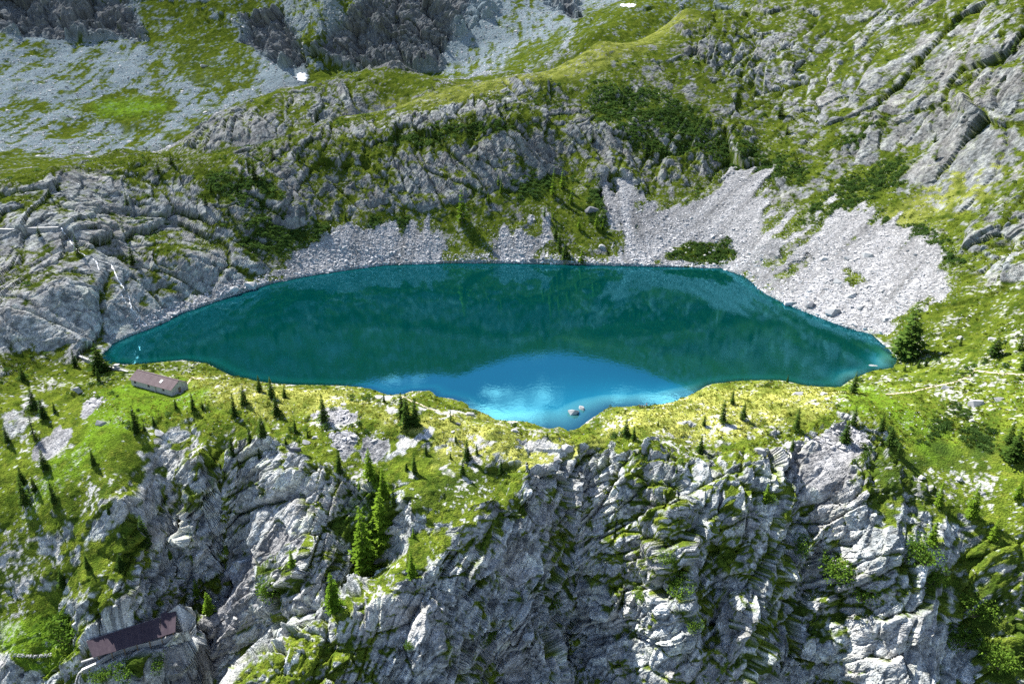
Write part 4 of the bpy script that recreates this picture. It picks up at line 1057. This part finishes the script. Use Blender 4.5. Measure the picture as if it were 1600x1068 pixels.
for p in dl[1:]:
    mb = MB(); q = p - o0; mb.box(q.x - 0.06, q.x + 0.06, q.y - 0.46, q.y - 0.34, q.z, q.z + 1.0); mb.build('rail_post', M_PALE, w)
for a, b in zip(dl[1:-1], dl[2:]):
    mb = MB(); mb.beam(a - o0 + Vector((0, -0.4, 1.02)), b - o0 + Vector((0, -0.4, 1.02)), 0.08, 0.08); mb.build('rail', M_PALE, w)
q = Vector(at_z(182, 575, 1.8))
mb = MB(); mb.box(-0.8, 0.8, -0.7, 0.7, -2.5, 1.2); mb.box(-1.0, 1.0, -0.9, 0.9, 1.21, 1.42); gate = mb.build('sluice_house', M_CONC, None, bevel=0.03, label='small pale concrete sluice block on the dam wall', cat='sluice'); gate.location = q + Vector((0, 0.5, 0))
# dry-stone wall at the lower left
dw = ground_line([(22, 1024), (35, 1026), (50, 1027), (66, 1026), (80, 1024)])
ds = empty('dry_stone_wall', dw[0], 0.0, label='short ruined dry stone wall in the grass at lower left', cat='wall')
wallrocks = [hull_rock('stone', 12, 500 + i, M_BOULDER, 1.0, 0.8, 0.7) for i in range(5)]
for a, b in zip(dw[:-1], dw[1:]):
    for t_ in np.arange(0, 1, 0.16):
        for lay in range(3):
            o = bpy.data.objects.new('stone', random.choice(wallrocks)); link(o, parent=ds)
            o.location = a.lerp(b, float(t_) + random.uniform(-.05, .05)) - dw[0] + Vector((random.uniform(-.15, .15), random.uniform(-.2, .2), 0.1 + 0.38 * lay))
            o.rotation_euler = (random.uniform(-.3, .3), random.uniform(-.3, .3), random.uniform(0, 6)); s_ = random.uniform(0.55, 0.9); o.scale = (s_ * 1.2, s_, s_ * 0.8)

# ------------------------------------------------------------------ the stream that falls into the lake
def foam_mat():
    m, nt, out = new_mat('white_water'); k = NT(nt)
    tc = k.new('ShaderNodeTexCoord').outputs['Object']
    n = k.noise(tc, 1.6, 4, 0.7)
    d = k.new('ShaderNodeBsdfPrincipled'); d.inputs['Roughness'].default_value = 0.35
    k.l.new(k.mix(k.rng(n, 0.35, 0.6), (0.40, 0.45, 0.50), (0.85, 0.87, 0.90)), d.inputs['Base Color'])
    tr = k.new('ShaderNodeBsdfTransparent'); mx = k.new('ShaderNodeMixShader'); k.l.new(k.rng(n, 0.38, 0.52), mx.inputs[0]); k.l.new(tr.outputs[0], mx.inputs[1]); k.l.new(d.outputs[0], mx.inputs[2])
    k.l.new(mx.outputs[0], out.inputs['Surface']); return m
M_FOAM = foam_mat()
STREAMS = [[(95, 356), (99, 362), (105, 370), (110, 378), (116, 386), (124, 394), (133, 399), (143, 403), (150, 408), (153, 418), (157, 424)],
           [(150, 406), (162, 410), (172, 412), (178, 421), (183, 433), (188, 443), (195, 453), (201, 462), (203, 473), (206, 484), (213, 492), (221, 499), (226, 505), (231, 511)],
           [(213, 492), (217, 499), (219, 506), (222, 513)], [(190, 460), (194, 468), (197, 476)], [(208, 474), (214, 480), (219, 488)]]
sv, sf = [], []
for si, line in enumerate(STREAMS):
    pts = []
    for (a, b) in zip(line[:-1], line[1:]):
        for t_ in (0, 0.25, 0.5, 0.75):
            pts.append((a[0] + (b[0] - a[0]) * t_ + random.uniform(-0.9, 0.9), a[1] + (b[1] - a[1]) * t_))
    g = [ground_px(*p) for p in pts]
    base = len(sv)
    for i, (loc, nor) in enumerate(g):
        wd = (0.34 if si in (0, 1) else 0.2) * random.uniform(0.5, 1.5)
        loc = loc + nor * 0.12 + Vector((0, -0.05, 0.05))
        for sx, dz in ((-wd, -0.12), (-wd * 0.4, 0.06), (wd * 0.4, 0.06), (wd, -0.12)): sv.append((loc.x + sx, loc.y, loc.z + dz))
    for i in range(len(g) - 1):
        if (g[i][0] - g[i + 1][0]).length > 4.5: continue
        for c in range(3): sf.append((base + 4 * i + c, base + 4 * i + c + 1, base + 4 * i + 5 + c, base + 4 * i + 4 + c))
link(bpy.data.objects.new('mountain_stream', mesh_from('mountain_stream', sv, sf, M_FOAM, smooth=True)), kind='structure')

# ------------------------------------------------------------------ boulders
def boulder_mesh(name, seed, sx=1.0, sy=0.8, sz=0.6, n=15):
    r = random.Random(seed); bm = bmesh.new()
    for _ in range(n):
        p = Vector((r.gauss(0, 1), r.gauss(0, 1), r.gauss(0, 1))).normalized() * r.uniform(0.85, 1.0)
        p = Vector((max(-.8, min(.8, p.x)) * sx, max(-.75, min(.75, p.y)) * sy, max(-.7, min(.7, p.z)) * sz)) * 0.62
        bm.verts.new(p)
    bmesh.ops.convex_hull(bm, input=bm.verts)
    bmesh.ops.delete(bm, geom=[v for v in bm.verts if not v.link_faces], context='VERTS')
    bmesh.ops.bevel(bm, geom=bm.edges[:], offset=0.006, segments=1, affect='EDGES')
    me = bpy.data.meshes.new(name); bm.to_mesh(me); bm.free(); me.materials.append(M_BOULDER)
    return me
BM = [boulder_mesh('boulder', 900 + i, 1.0, 0.6 + 0.1 * (i % 4), 0.42 + 0.1 * (i % 3)) for i in range(9)]
def boulder(u, v, wpx, label, group=None, kind=None, tilt=0.25, sink=0.12, zfix=None, hs=1.0):
    if zfix is None:
        g = ground_px(u, v)
        if g is None: return
        loc = g[0]
    else: loc = Vector(at_z(u, v, zfix))
    dist = (loc - Vector((0, 0, CAM_Z))).length; s_ = wpx * dist / FPX * 0.85
    o = bpy.data.objects.new('boulder', BM[kind if kind is not None else random.randrange(9)])
    o.location = loc + Vector((0, 0, s_ * (0.10 - sink)))
    o.rotation_euler = (random.uniform(-tilt, tilt), random.uniform(-tilt, tilt), random.uniform(-0.7, 0.7)); o.scale = (s_, s_, s_ * hs)
    if 'dark' in label.split(' shadow')[0].split(' conifer')[0].split()[:3]: o.material_slots[0].link = 'OBJECT'; o.material_slots[0].material = M_DARKROCK
    return link(o, label=label, cat='boulder', group=group)
boulder(893, 643, 28, 'pale flat-topped rock rising from the lake shallows near the outlet', kind=3, zfix=0.2, sink=0.1)
boulder(909, 638, 15, 'smaller grassy rock touching the pale rock in the lake shallows', kind=5, zfix=0.2, sink=0.1)
boulder(1364, 571, 15, 'low brown rock just under water in the right bay of the lake', kind=6, zfix=-0.1, sink=0.16)
boulder(1408, 592, 11, 'dark lone boulder in the meadow below the big conifer', kind=4)
NAMED = [
 (1236, 474, 24, 'long pale slab boulder at the right shore below the grassy strip'), (1268, 476, 26, 'dark boulder beside the long pale slab at the right shore'),
 (1300, 488, 30, 'broad pale boulder low in the right scree above the shore'), (1328, 462, 24, 'upright pale boulder in the middle of the right scree'),
 (1312, 440, 22, 'grey boulder beside the grass tuft in the right scree'), (1356, 400, 20, 'flat pale boulder high in the right scree under the turf edge'),
 (1327, 402, 18, 'flat grey boulder left of its twin high in the right scree'), (1386, 497, 20, 'dark-topped boulder at the lower right corner of the scree'),
 (1290, 405, 16, 'pale boulder at the upper left of the right scree'), (1345, 480, 17, 'pale tilted boulder right of centre low in the scree'),
 (925, 328, 30, 'large dark boulder on the green spur under the far cliff'), (941, 385, 14, 'pale boulder on the far shore right of the conifer row'),
 (536, 632, 18, 'grey boulder topping the pale rise left of the lake edge'), (527, 697, 14, 'dark rounded boulder at the foot of the pale stone field'),
 (462, 704, 22, 'dark angular boulder at the head of the left ravine'), (480, 690, 18, 'grey split boulder above the dark angular boulder at the ravine head'),
 (492, 683, 12, 'small grey boulder beside a stunted conifer above the left ravine'), (734, 648, 18, 'grey boulder with dark face near the lake edge left of the outlet'),
 (716, 662, 12, 'dark small boulder below the grey one left of the outlet'), (803, 672, 17, 'pale boulder on the yellow grass close above the outlet left side'),
 (886, 700, 26, 'rounded pale boulder perched on the lip of the outlet gorge'), (870, 716, 22, 'grey boulder wedged below the perched one at the gorge lip'),
 (1480, 605, 22, 'white boulder just below the bend of the right footpath'), (1526, 632, 24, 'pointed white rock outcrop low in the right meadow'),
 (1562, 623, 18, 'bluish grey rock cluster right of the pointed white outcrop'), (1518, 657, 10, 'small pale boulder with a dark shadow in the right meadow'),
 (1500, 528, 12, 'pale boulder above a small conifer on the right slope'), (1552, 530, 14, 'white boulder behind the dark bushy conifer on the right slope'),
 (1248, 616, 22, 'flat white rock on the grass knoll right of the outlet'), (1288, 616, 14, 'small white rock beside the flat white one on the knoll'),
 (232, 603, 10, 'pale boulder heap in the lush grass before the stone hut'), (160, 660, 22, 'pale knobbly outcrop in the lush grass below the hut'),
 (120, 610, 18, 'blue grey boulder field left of the lush strip'), (250, 675, 20, 'pale slab below the young conifer beneath the hut'),
 (390, 445, 24, 'low rounded boulder at the left shore near the scree'), (365, 452, 18, 'grey boulder at the water edge left of the rounded one'),
 (320, 104, 14, 'pale lone boulder on the background mountain slope'), (1440, 745, 14, 'pale boulder in the dark heath of the right slope'),
 (1498, 748, 12, 'pale block above the larches at right'), (1532, 768, 14, 'grey split block above the larches at right'),
 (1075, 690, 14, 'pale flat rock on the right lip of the gorge'), (1188, 706, 22, 'bright white block on the top edge of the right cliff'),
]
for i, (u, v, w_, lab) in enumerate(NAMED): boulder(u, v, w_, lab, kind=i % 9, hs=1.15)
rr = random.Random(5)
zones = [([(1210, 480), (1480, 455), (1470, 410), (1330, 380), (1230, 430)], 20, 'pale boulder, %s from left of those strewn in the right scree', 'large boulders in the right scree', (5, 11)),
         ([(970, 405), (1040, 360), (1160, 300), (1190, 340), (1170, 420), (1050, 412)], 14, 'pale boulder, %s from left of those in the far scree fan', 'boulders in the far scree fan', (4, 8)),
         ([(440, 430), (480, 400), (560, 370), (690, 400), (560, 414)], 12, 'pale boulder, %s from left of those in the left shore scree', 'boulders in the left scree', (4, 8)),
         ([(430, 850), (470, 860), (350, 1040), (290, 1050)], 10, 'grey block, %s from left of those in the lower scree gully', 'blocks in the lower scree gully', (7, 12))]
def in_poly(u, v, poly):
    c = False
    for i in range(len(poly)):
        (x0, y0), (x1, y1) = poly[i], poly[(i + 1) % len(poly)]
        if (y0 > v) != (y1 > v) and u < (x1 - x0) * (v - y0) / (y1 - y0) + x0: c = not c
    return c
ORD = ['first', 'second', 'third', 'fourth', 'fifth', 'sixth', 'seventh', 'eighth', 'ninth', 'tenth', 'eleventh', 'twelfth', 'thirteenth', 'fourteenth', 'fifteenth', 'sixteenth', 'seventeenth', 'eighteenth', 'nineteenth', 'twentieth']
for poly, n, lab, grp, (w0, w1) in zones:
    spots = []
    while len(spots) < n:
        u, v = rr.uniform(min(p[0] for p in poly), max(p[0] for p in poly)), rr.uniform(min(p[1] for p in poly), max(p[1] for p in poly))
        if in_poly(u, v, poly): spots.append((u, v))
    for i, (u, v) in enumerate(sorted(spots)): boulder(u, v, rr.uniform(w0, w1), lab % ORD[i], grp, hs=1.1)

# ------------------------------------------------------------------ conifers and bushes
M_BARK = simple_mat('conifer_bark', (0.06, 0.045, 0.035), (0.14, 0.11, 0.085), 4.0, 0.9)
M_LARCH = leaf_mat('larch_needles', (0.095, 0.175, 0.018), (0.150, 0.245, 0.026), 0.45)
M_SPRUCE = leaf_mat('spruce_needles', (0.034, 0.068, 0.014), (0.062, 0.110, 0.022), 0.35)
M_BUSH = leaf_mat('bush_leaves', (0.070, 0.135, 0.020), (0.110, 0.190, 0.028), 0.4)
def conifer(seed, mat, width=0.2, levels=26, dense=8, droop=0.35, gap=0.0):
    """unit-height crown: whorls of drooping, feathered branches; and a tapered trunk with a few bare limbs"""
    r = random.Random(seed); quads, sh = [], []
    z0 = 0.06
    for L in range(levels):
        t_ = (L + r.uniform(-0.3, 0.3)) / levels
        z = z0 + (1 - z0) * max(0, t_)
        prof = (1 - t_) ** 0.85 * (0.75 + 0.25 * math.sin(L * 1.9 + seed)) * min(1, 0.55 + 4 * t_)
        nb = max(3, int(dense * (1 - 0.55 * t_)))
        for b in range(nb):
            if r.random() < gap: continue
            a = 6.283 * (b + r.uniform(-0.4, 0.4)) / nb + L * 0.7
            ln = width * prof * r.uniform(0.6, 1.15) + 0.012
            out = np.array((math.cos(a), math.sin(a), 0)); side = np.array((-math.sin(a), math.cos(a), 0))
            shade = r.random()
            for sgm in range(4):
                f = (sgm + 0.4) / 4
                p = np.array((0, 0, z)) + out * ln * f + np.array((0, 0, -droop * ln * f * f + 0.10 * ln * f))
                for sgn in (-1, 1):
                    d = out * 0.75 + side * sgn * r.uniform(0.5, 0.9) + np.array((0, 0, r.uniform(-0.45, 0.15))); d /= np.linalg.norm(d)
                    s = np.cross(d, np.array((0, 0, 1.0)) + 0.5 * unit(r)); s /= np.linalg.norm(s) + 1e-9
                    quads.append(leaf_quad(p, d, s, ln * (0.62 - 0.28 * f) * r.uniform(0.8, 1.3) + 0.012, ln * 0.22 + 0.007)); sh.append(0.6 * shade + 0.4 * r.random())
    for i in range(8):
        d = np.array((r.uniform(-.3, .3), r.uniform(-.3, .3), 1)); d /= np.linalg.norm(d); s = np.cross(d, unit(r)); s /= np.linalg.norm(s)
        quads.append(leaf_quad((0, 0, 0.955), d, s, 0.05, 0.012)); sh.append(r.random())
    crown = leaf_mesh('crown', quads, mat, sh)
    v, f = [], []
    for i, (z, rad) in enumerate(((-0.06, 0.024), (0.03, 0.018), (0.35, 0.012), (0.7, 0.006), (0.96, 0.0015))):
        for k_ in range(7): v.append((math.cos(k_ * 0.8976) * rad, math.sin(k_ * 0.8976) * rad, z))
        if i: f += [(7 * (i - 1) + k_, 7 * (i - 1) + (k_ + 1) % 7, 7 * i + (k_ + 1) % 7, 7 * i + k_) for k_ in range(7)]
    for b in range(10):
        a = r.uniform(0, 6.28); z = r.uniform(0.08, 0.6); ln = width * 0.6 * (1 - z); o = len(v)
        e = (math.cos(a) * ln, math.sin(a) * ln, z - 0.02)
        v += [(0, 0.004, z), (0, -0.004, z), (0.004, 0, z + 0.006), e]; f += [(o, o + 1, o + 3, o + 3), (o + 1, o + 2, o + 3, o + 3)]
    f = [tuple(dict.fromkeys(q)) for q in f]
    me = bpy.data.meshes.new('trunk'); me.from_pydata(v, [], f); me.update(); me.materials.append(M_BARK)
    return crown, me
LARCH = [conifer(200 + i, M_LARCH, 0.17 + 0.03 * (i % 3), 26, 8, 0.3, 0.08) for i in range(5)]
SPRUCE = [conifer(300 + i, M_SPRUCE, 0.18 + 0.035 * (i % 3), 24, 9, 0.45, 0.04) for i in range(5)]
WIDE = [conifer(340 + i, M_SPRUCE, 0.36, 20, 11, 0.25, 0.05) for i in range(2)]
THIN = [conifer(360 + i, M_SPRUCE, 0.12, 22, 6, 0.5, 0.25) for i in range(2)]
def tree(u, v, hpx, kinds, label, group, name):
    g = ground_px(u, v)
    if g is None: return None
    dist = (g[0] - Vector((0, 0, CAM_Z))).length
    dep = math.asin((CAM_Z - g[0].z) / dist)
    h = 1.2 * hpx * dist / FPX / max(0.55, math.cos(dep))
    crown, trunk = random.choice(kinds)
    e = empty(name, g[0] - Vector((0, 0, 0.1)), random.uniform(0, 6.28), label=label, cat='tree', group=group)
    for nm, me in (('trunk', trunk), ('crown', crown)):
        o = bpy.data.objects.new(nm, me); o.scale = (h * random.uniform(0.9, 1.1), h * random.uniform(0.9, 1.1), h); link(o, parent=e)
    return e
TR = { # place: (words, group, list of (u, v, height px, kind))
 'hut': ('around the stone hut', 'conifers by the hut', [(157,582,34,'W'),(155,597,19,'S'),(118,573,20,'S'),(37,594,18,'S')]),
 'slope': ('on the slope below the hut', 'conifers on the left slope', [(54,639,25,'S'),(69,654,23,'S'),(86,644,12,'S'),(55,688,37,'T'),(13,693,22,'S'),(71,734,23,'S'),(36,756,20,'S'),(41,791,33,'S'),(55,768,18,'S'),(86,787,27,'S'),(147,727,20,'S'),(171,804,14,'S'),(138,889,18,'S'),(100,918,20,'S')]),
 'shelf': ('on the shelf beside the hut', 'conifers on the shelf', [(214,676,32,'S'),(226,673,10,'S'),(241,666,14,'S'),(275,638,14,'S'),(303,642,23,'S'),(317,639,10,'S'),(367,651,29,'S'),(382,632,24,'S'),(406,612,21,'S'),(425,622,27,'S'),(445,621,14,'S'),(433,649,26,'S'),(506,659,34,'S'),(462,676,20,'S'),(411,683,27,'S'),(391,691,21,'S'),(447,695,11,'S'),(364,713,26,'S'),(481,683,10,'S'),(406,717,15,'S')]),
 'gully': ('in the grassy gully by the rib', 'conifers in the gully', [(531,741,32,'S'),(578,748,38,'L'),(563,781,24,'L'),(600,781,40,'L'),(615,791,22,'S'),(597,846,62,'L'),(571,901,78,'L'),(581,778,10,'S'),(635,734,10,'S'),(648,741,27,'S'),(646,839,12,'L'),(644,904,32,'L'),(522,956,44,'L')]),
 'lip': ('on yellow turf near the outlet', 'conifers near the outlet', [(666,710,16,'S'),(628,652,32,'S'),(636,669,44,'S'),(649,667,36,'S'),(600,628,13,'S'),(704,657,20,'T'),(712,690,9,'S'),(730,720,28,'S'),(745,710,14,'S'),(704,716,9,'S'),(723,742,20,'S'),(783,741,20,'S'),(855,682,7,'S')]),
 'ravine': ('on the left ravine rock', 'conifers in the left ravine', [(229,856,37,'S'),(200,868,24,'S'),(190,889,18,'S'),(360,820,18,'L'),(267,873,13,'L'),(457,887,22,'L'),(309,935,23,'L'),(328,959,25,'L')]),
 'knoll': ('on the knoll beyond the outlet', 'conifers on the right knoll', [(1230,597,10,'S'),(1333,614,26,'S'),(1144,631,20,'S'),(1129,660,29,'S'),(1161,655,22,'S'),(1100,665,14,'S'),(1244,672,29,'S'),(1333,665,25,'S'),(1376,675,24,'S'),(1320,692,28,'S'),(1389,695,22,'S'),(1094,709,24,'S'),(1237,705,20,'S'),(978,681,24,'S'),(990,687,18,'S'),(1028,665,8,'S'),(1057,739,10,'S')]),
 'bay': ('by the lake right bay', 'conifers by the right bay', [(1416,560,66,'W'),(1446,572,12,'S'),(1435,575,11,'S'),(1413,580,10,'S'),(1468,567,6,'S')]),
 'right': ('on the right-hand meadow slope', 'conifers on the right slope', [(1500,540,12,'S'),(1553,557,24,'W'),(1593,547,22,'S'),(1598,577,26,'S'),(1576,692,26,'S'),(1582,721,36,'W')]),
 'larch': ('among the lower right rocks', 'larches at the lower right', [(1465,791,30,'L'),(1516,811,40,'L'),(1455,850,27,'L'),(1550,845,24,'L'),(1589,781,26,'L'),(1196,787,25,'L'),(1402,716,18,'S')]),
 'spur': ('on the far green spur', 'conifers on the far spur', [(722,348,43,'L'),(865,307,35,'L'),(879,294,26,'L'),(893,319,24,'L'),(851,339,18,'L'),(864,341,10,'L'),(763,318,15,'L'),(783,303,18,'L'),(779,291,15,'L'),(905,359,18,'L'),(932,357,20,'L'),(942,359,14,'L'),(868,373,20,'S'),(874,391,28,'S'),(883,401,24,'S'),(890,406,12,'S'),(881,406,12,'S'),(909,412,22,'L')]),
 'west': ('on the left rocky hillside', 'conifers on the left hillside', [(199,322,18,'S'),(248,271,16,'S'),(268,257,16,'S'),(322,322,16,'S'),(398,281,25,'S'),(427,251,20,'S'),(467,251,16,'S'),(78,308,10,'S'),(358,338,15,'S'),(62,370,12,'S'),(122,396,22,'S'),(196,378,28,'T'),(208,415,28,'S'),(540,345,14,'S'),(330,300,12,'S')]),
 'east': ('on the upper right hillside', 'conifers on the right hillside', [(1240,106,16,'S'),(1150,55,14,'S'),(1219,183,20,'S'),(1229,210,15,'S'),(1120,81,12,'S'),(1460,223,12,'S'),(1462,251,14,'S'),(1563,89,16,'S'),(1583,85,18,'S')]),
 'crest': ('on the far middle hillside', 'conifers on the far hillside', [(790,170,15,'S'),(974,163,14,'S'),(926,224,18,'S'),(1009,247,24,'S'),(1019,244,18,'S'),(746,251,14,'S')]),
}
KIND = {'S': (SPRUCE, 'dark conifer', 'conifer_tree'), 'L': (LARCH, 'bright green larch', 'larch_tree'), 'W': (WIDE, 'broad dark conifer', 'conifer_tree'), 'T': (THIN, 'thin dark conifer', 'conifer_tree')}
for words, grp, lst in TR.values():
    for i, (u, v, h, kd) in enumerate(sorted(lst)):
        kinds, kw_, nm = KIND[kd]
        size = 'tall ' if h >= 32 else ('tiny ' if h <= 12 else ('small ' if h <= 20 else ''))
        lab = '%s%s, %s from left of those %s' % (size, kw_, ORD[i], words)
        tree(u, v, h, kinds, lab, grp, nm)

# leafy bushes that stand out one by one
def bush_mesh(seed, n=900):
    r = random.Random(seed); quads, sh = [], []
    cs = [(r.uniform(-0.28, 0.28), r.uniform(-0.28, 0.28), r.uniform(0.15, 0.62), r.uniform(0.13, 0.24)) for _ in range(11)]
    for i in range(n):
        cx, cy_, cz, cr = r.choice(cs); d = unit(r)
        p = np.array((cx, cy_, cz)) + d * cr * r.uniform(0.7, 1.05)
        if p[2] < 0: p[2] = 0.02
        dd = d + 0.8 * unit(r); dd /= np.linalg.norm(dd); s = np.cross(dd, unit(r)); s /= np.linalg.norm(s) + 1e-9
        quads.append(leaf_quad(p, dd, s, 0.065 * r.uniform(0.7, 1.4), 0.045 * r.uniform(0.7, 1.2))); sh.append(r.random())
    v, f = [], []
    for (cx, cy_, cz, cr) in cs:
        o = len(v)
        for k_ in range(3): v.append((0.02 * math.cos(k_ * 2.1), 0.02 * math.sin(k_ * 2.1), -0.1))
        v.append((cx, cy_, cz)); f += [(o, o + 1, o + 3), (o + 1, o + 2, o + 3), (o + 2, o, o + 3)]
    me = bpy.data.meshes.new('stems'); me.from_pydata(v, [], f); me.update(); me.materials.append(M_BARK)
    return leaf_mesh('foliage', quads, M_BUSH, sh), me
BUSH = [bush_mesh(700 + i) for i in range(4)]
BL = [(110,1003,56,'large bright green bush left of the gallery roof'),(428,932,38,'rounded green bush on the scree gully edge'),(1310,905,50,'spreading green bush on the pale ledge at lower right'),(1440,880,44,'dense green bush between the lower right boulders'),
 (1450,915,40,'bright green bush below the dense one at lower right'),(1520,960,36,'leafy bush at the foot of the right rock tower'),(1060,930,38,'green bush on the rock rib right of the gorge'),(1040,880,26,'small green bush high on the rib right of the gorge'),
 (1000,935,22,'small pale green bush in the gorge scree'),(1010,900,18,'tiny pale green bush above the gorge scree'),(765,1002,24,'lone bright bush low on the central cliff'),(1085,985,24,'green bush low on the rib right of the gorge'),
 (1205,785,22,'green bush clinging under the right cliff top'),(1500,1010,40,'leafy bush near the lower right corner of the cliff'),(1560,1040,44,'wide leafy bush in the bottom right corner'),(1345,935,34,'leafy bush below the spreading one on the pale ledge'),
 (640,1012,16,'tiny bush in a crack of the central slabs'),(200,1058,34,'dark green bush under the parapet'),(160,1062,26,'green bush left of the dark one under the parapet'),(250,1040,26,'dark bush right below the parapet'),
 (330,905,18,'small green bush in the left ravine'),(520,640,10,'tiny bush on the shelf near the lake'),(860,950,30,'dark green bush in the central gully'),(1250,860,30,'dark bush in the shaded right ravine')]
for (u, v, h, lab) in BL:
    g = ground_px(u, v)
    if g is None: continue
    s_ = h * (g[0] - Vector((0, 0, CAM_Z))).length / FPX
    e = empty('bush', g[0] - Vector((0, 0, 0.15)), random.uniform(0, 6.28), label=lab, cat='bush', group='leafy bushes on the cliffs')
    fo, sm = random.choice(BUSH)
    for nm, me in (('stems', sm), ('foliage', fo)):
        o = bpy.data.objects.new(nm, me); o.scale = (s_ * 1.15, s_ * 1.15, s_); link(o, parent=e)

# ------------------------------------------------------------------ people on the shore
def cloth(name, c): return simple_mat(name, tuple(x * 0.85 for x in c), c, 6.0, 0.85)
M_SKIN = simple_mat('skin', (0.42, 0.26, 0.18), (0.50, 0.32, 0.23), 3.0, 0.6)
def skin_body(name, joints, edges, radii, mat, parent=None, **kw):
    me = bpy.data.meshes.new(name); me.from_pydata(joints, edges, []); me.update(); me.materials.append(mat)
    o = bpy.data.objects.new(name, me); link(o, parent=parent, **kw)
    md = o.modifiers.new('skin', 'SKIN'); md.use_smooth_shade = True
    for i, r in enumerate(radii):
        sv_ = me.skin_vertices[0].data[i] if me.skin_vertices else None
        if sv_: sv_.radius = (r, r)
    if me.skin_vertices: me.skin_vertices[0].data[0].use_root = True
    sb = o.modifiers.new('sub', 'SUBSURF'); sb.levels = 1; sb.render_levels = 1
    return o
def person(loc, rz, sitting, shirt, trousers, hair, label):
    p = empty('person', loc, rz, label=label, cat='person', group='people resting on the shore')
    hz = 0.45 if sitting else 0.92
    sh = hz + 0.50
    if sitting: legs = [(0.10, -0.30, 0.52), (0.10, -0.46, 0.08), (0.10, -0.58, 0.04)]
    else: legs = [(0.10, -0.02, 0.50), (0.11, 0.02, 0.07), (0.11, -0.12, 0.04)]
    J = [(0, 0, hz), (0, 0.01, hz + 0.22), (0, 0.02, sh - 0.06), (0, 0.01, sh + 0.06), (0, -0.01, sh + 0.20), (0, -0.01, sh + 0.29)]
    R = [0.14, 0.13, 0.15, 0.055, 0.095, 0.085]; E = [(0, 1), (1, 2), (2, 3), (3, 4), (4, 5)]
    for s in (-1, 1):
        b = len(J)
        J += [(s * 0.10, 0, hz - 0.04)] + [(s * x, y, z) for x, y, z in legs]; R += [0.095, 0.07, 0.045, 0.04]; E += [(0, b), (b, b + 1), (b + 1, b + 2), (b + 2, b + 3)]
        b = len(J)
        J += [(s * 0.19, 0.01, sh - 0.04), (s * 0.26, -0.03, sh - 0.30), (s * 0.20, -0.18, sh - 0.48), (s * 0.17, -0.26, sh - 0.52)]; R += [0.06, 0.045, 0.035, 0.035]; E += [(2, b), (b, b + 1), (b + 1, b + 2), (b + 2, b + 3)]
    body = skin_body('body', J, E, R, M_SKIN, p)
    skin_body('shirt', [(0, 0, hz + 0.02), (0, 0.01, hz + 0.24), (0, 0.02, sh - 0.05), (-0.2, 0.01, sh - 0.05), (-0.25, -0.02, sh - 0.24), (0.2, 0.01, sh - 0.05), (0.25, -0.02, sh - 0.24)],
              [(0, 1), (1, 2), (2, 3), (3, 4), (2, 5), (5, 6)], [0.165, 0.16, 0.175, 0.08, 0.07, 0.08, 0.07], shirt, p)
    kn = [(s * x, y, z) for s in (-1, 1) for x, y, z in legs[:2]]
    skin_body('trousers', [(0, 0, hz)] + [(-0.10, 0, hz - 0.05)] + kn[:2] + [(0.10, 0, hz - 0.05)] + kn[2:], [(0, 1), (1, 2), (2, 3), (0, 4), (4, 5), (5, 6)], [0.17, 0.115, 0.09, 0.07, 0.115, 0.09, 0.07], trousers, p)
    bm = bmesh.new(); bmesh.ops.create_icosphere(bm, subdivisions=2, radius=0.115)
    for v in bm.verts: v.co = Vector((v.co.x * 0.95, v.co.y * 1.05 + 0.02, v.co.z * 0.9 + sh + 0.27))
    bmesh.ops.delete(bm, geom=[v for v in bm.verts if v.co.y < -0.03 and v.co.z < sh + 0.28], context='VERTS')
    me = bpy.data.meshes.new('hair'); bm.to_mesh(me); bm.free(); me.materials.append(hair); link(bpy.data.objects.new('hair', me), parent=p)
M_HAIR = simple_mat('dark_hair', (0.015, 0.012, 0.01), (0.04, 0.03, 0.02), 8.0, 0.6)
c_navy, c_black, c_pink, c_ochre, c_jean = (cloth('navy_cloth', (0.03, 0.035, 0.06)), cloth('black_cloth', (0.02, 0.02, 0.022)), cloth('pink_cloth', (0.65, 0.35, 0.40)), cloth('ochre_cloth', (0.55, 0.42, 0.12)), cloth('denim', (0.06, 0.09, 0.16)))
for (u, v, sit, s1, s2, rz, lab) in ((999.5, 637, True, c_black, c_black, 0.3, 'person in black sitting at the left of the group on the shore'),
                                     (1003, 637, True, c_navy, c_jean, 2.6, 'person in a navy top sitting second from left on the shore'),
                                     (1006.5, 637, True, c_ochre, c_jean, 3.4, 'person in an ochre top sitting on the shore beside the pink one'),
                                     (1010, 636, False, c_pink, c_jean, 3.0, 'person in a pink top standing at the right of the shore group')):
    g = ground_px(u, v); person(g[0], rz, sit, s1, s2, M_HAIR, lab)
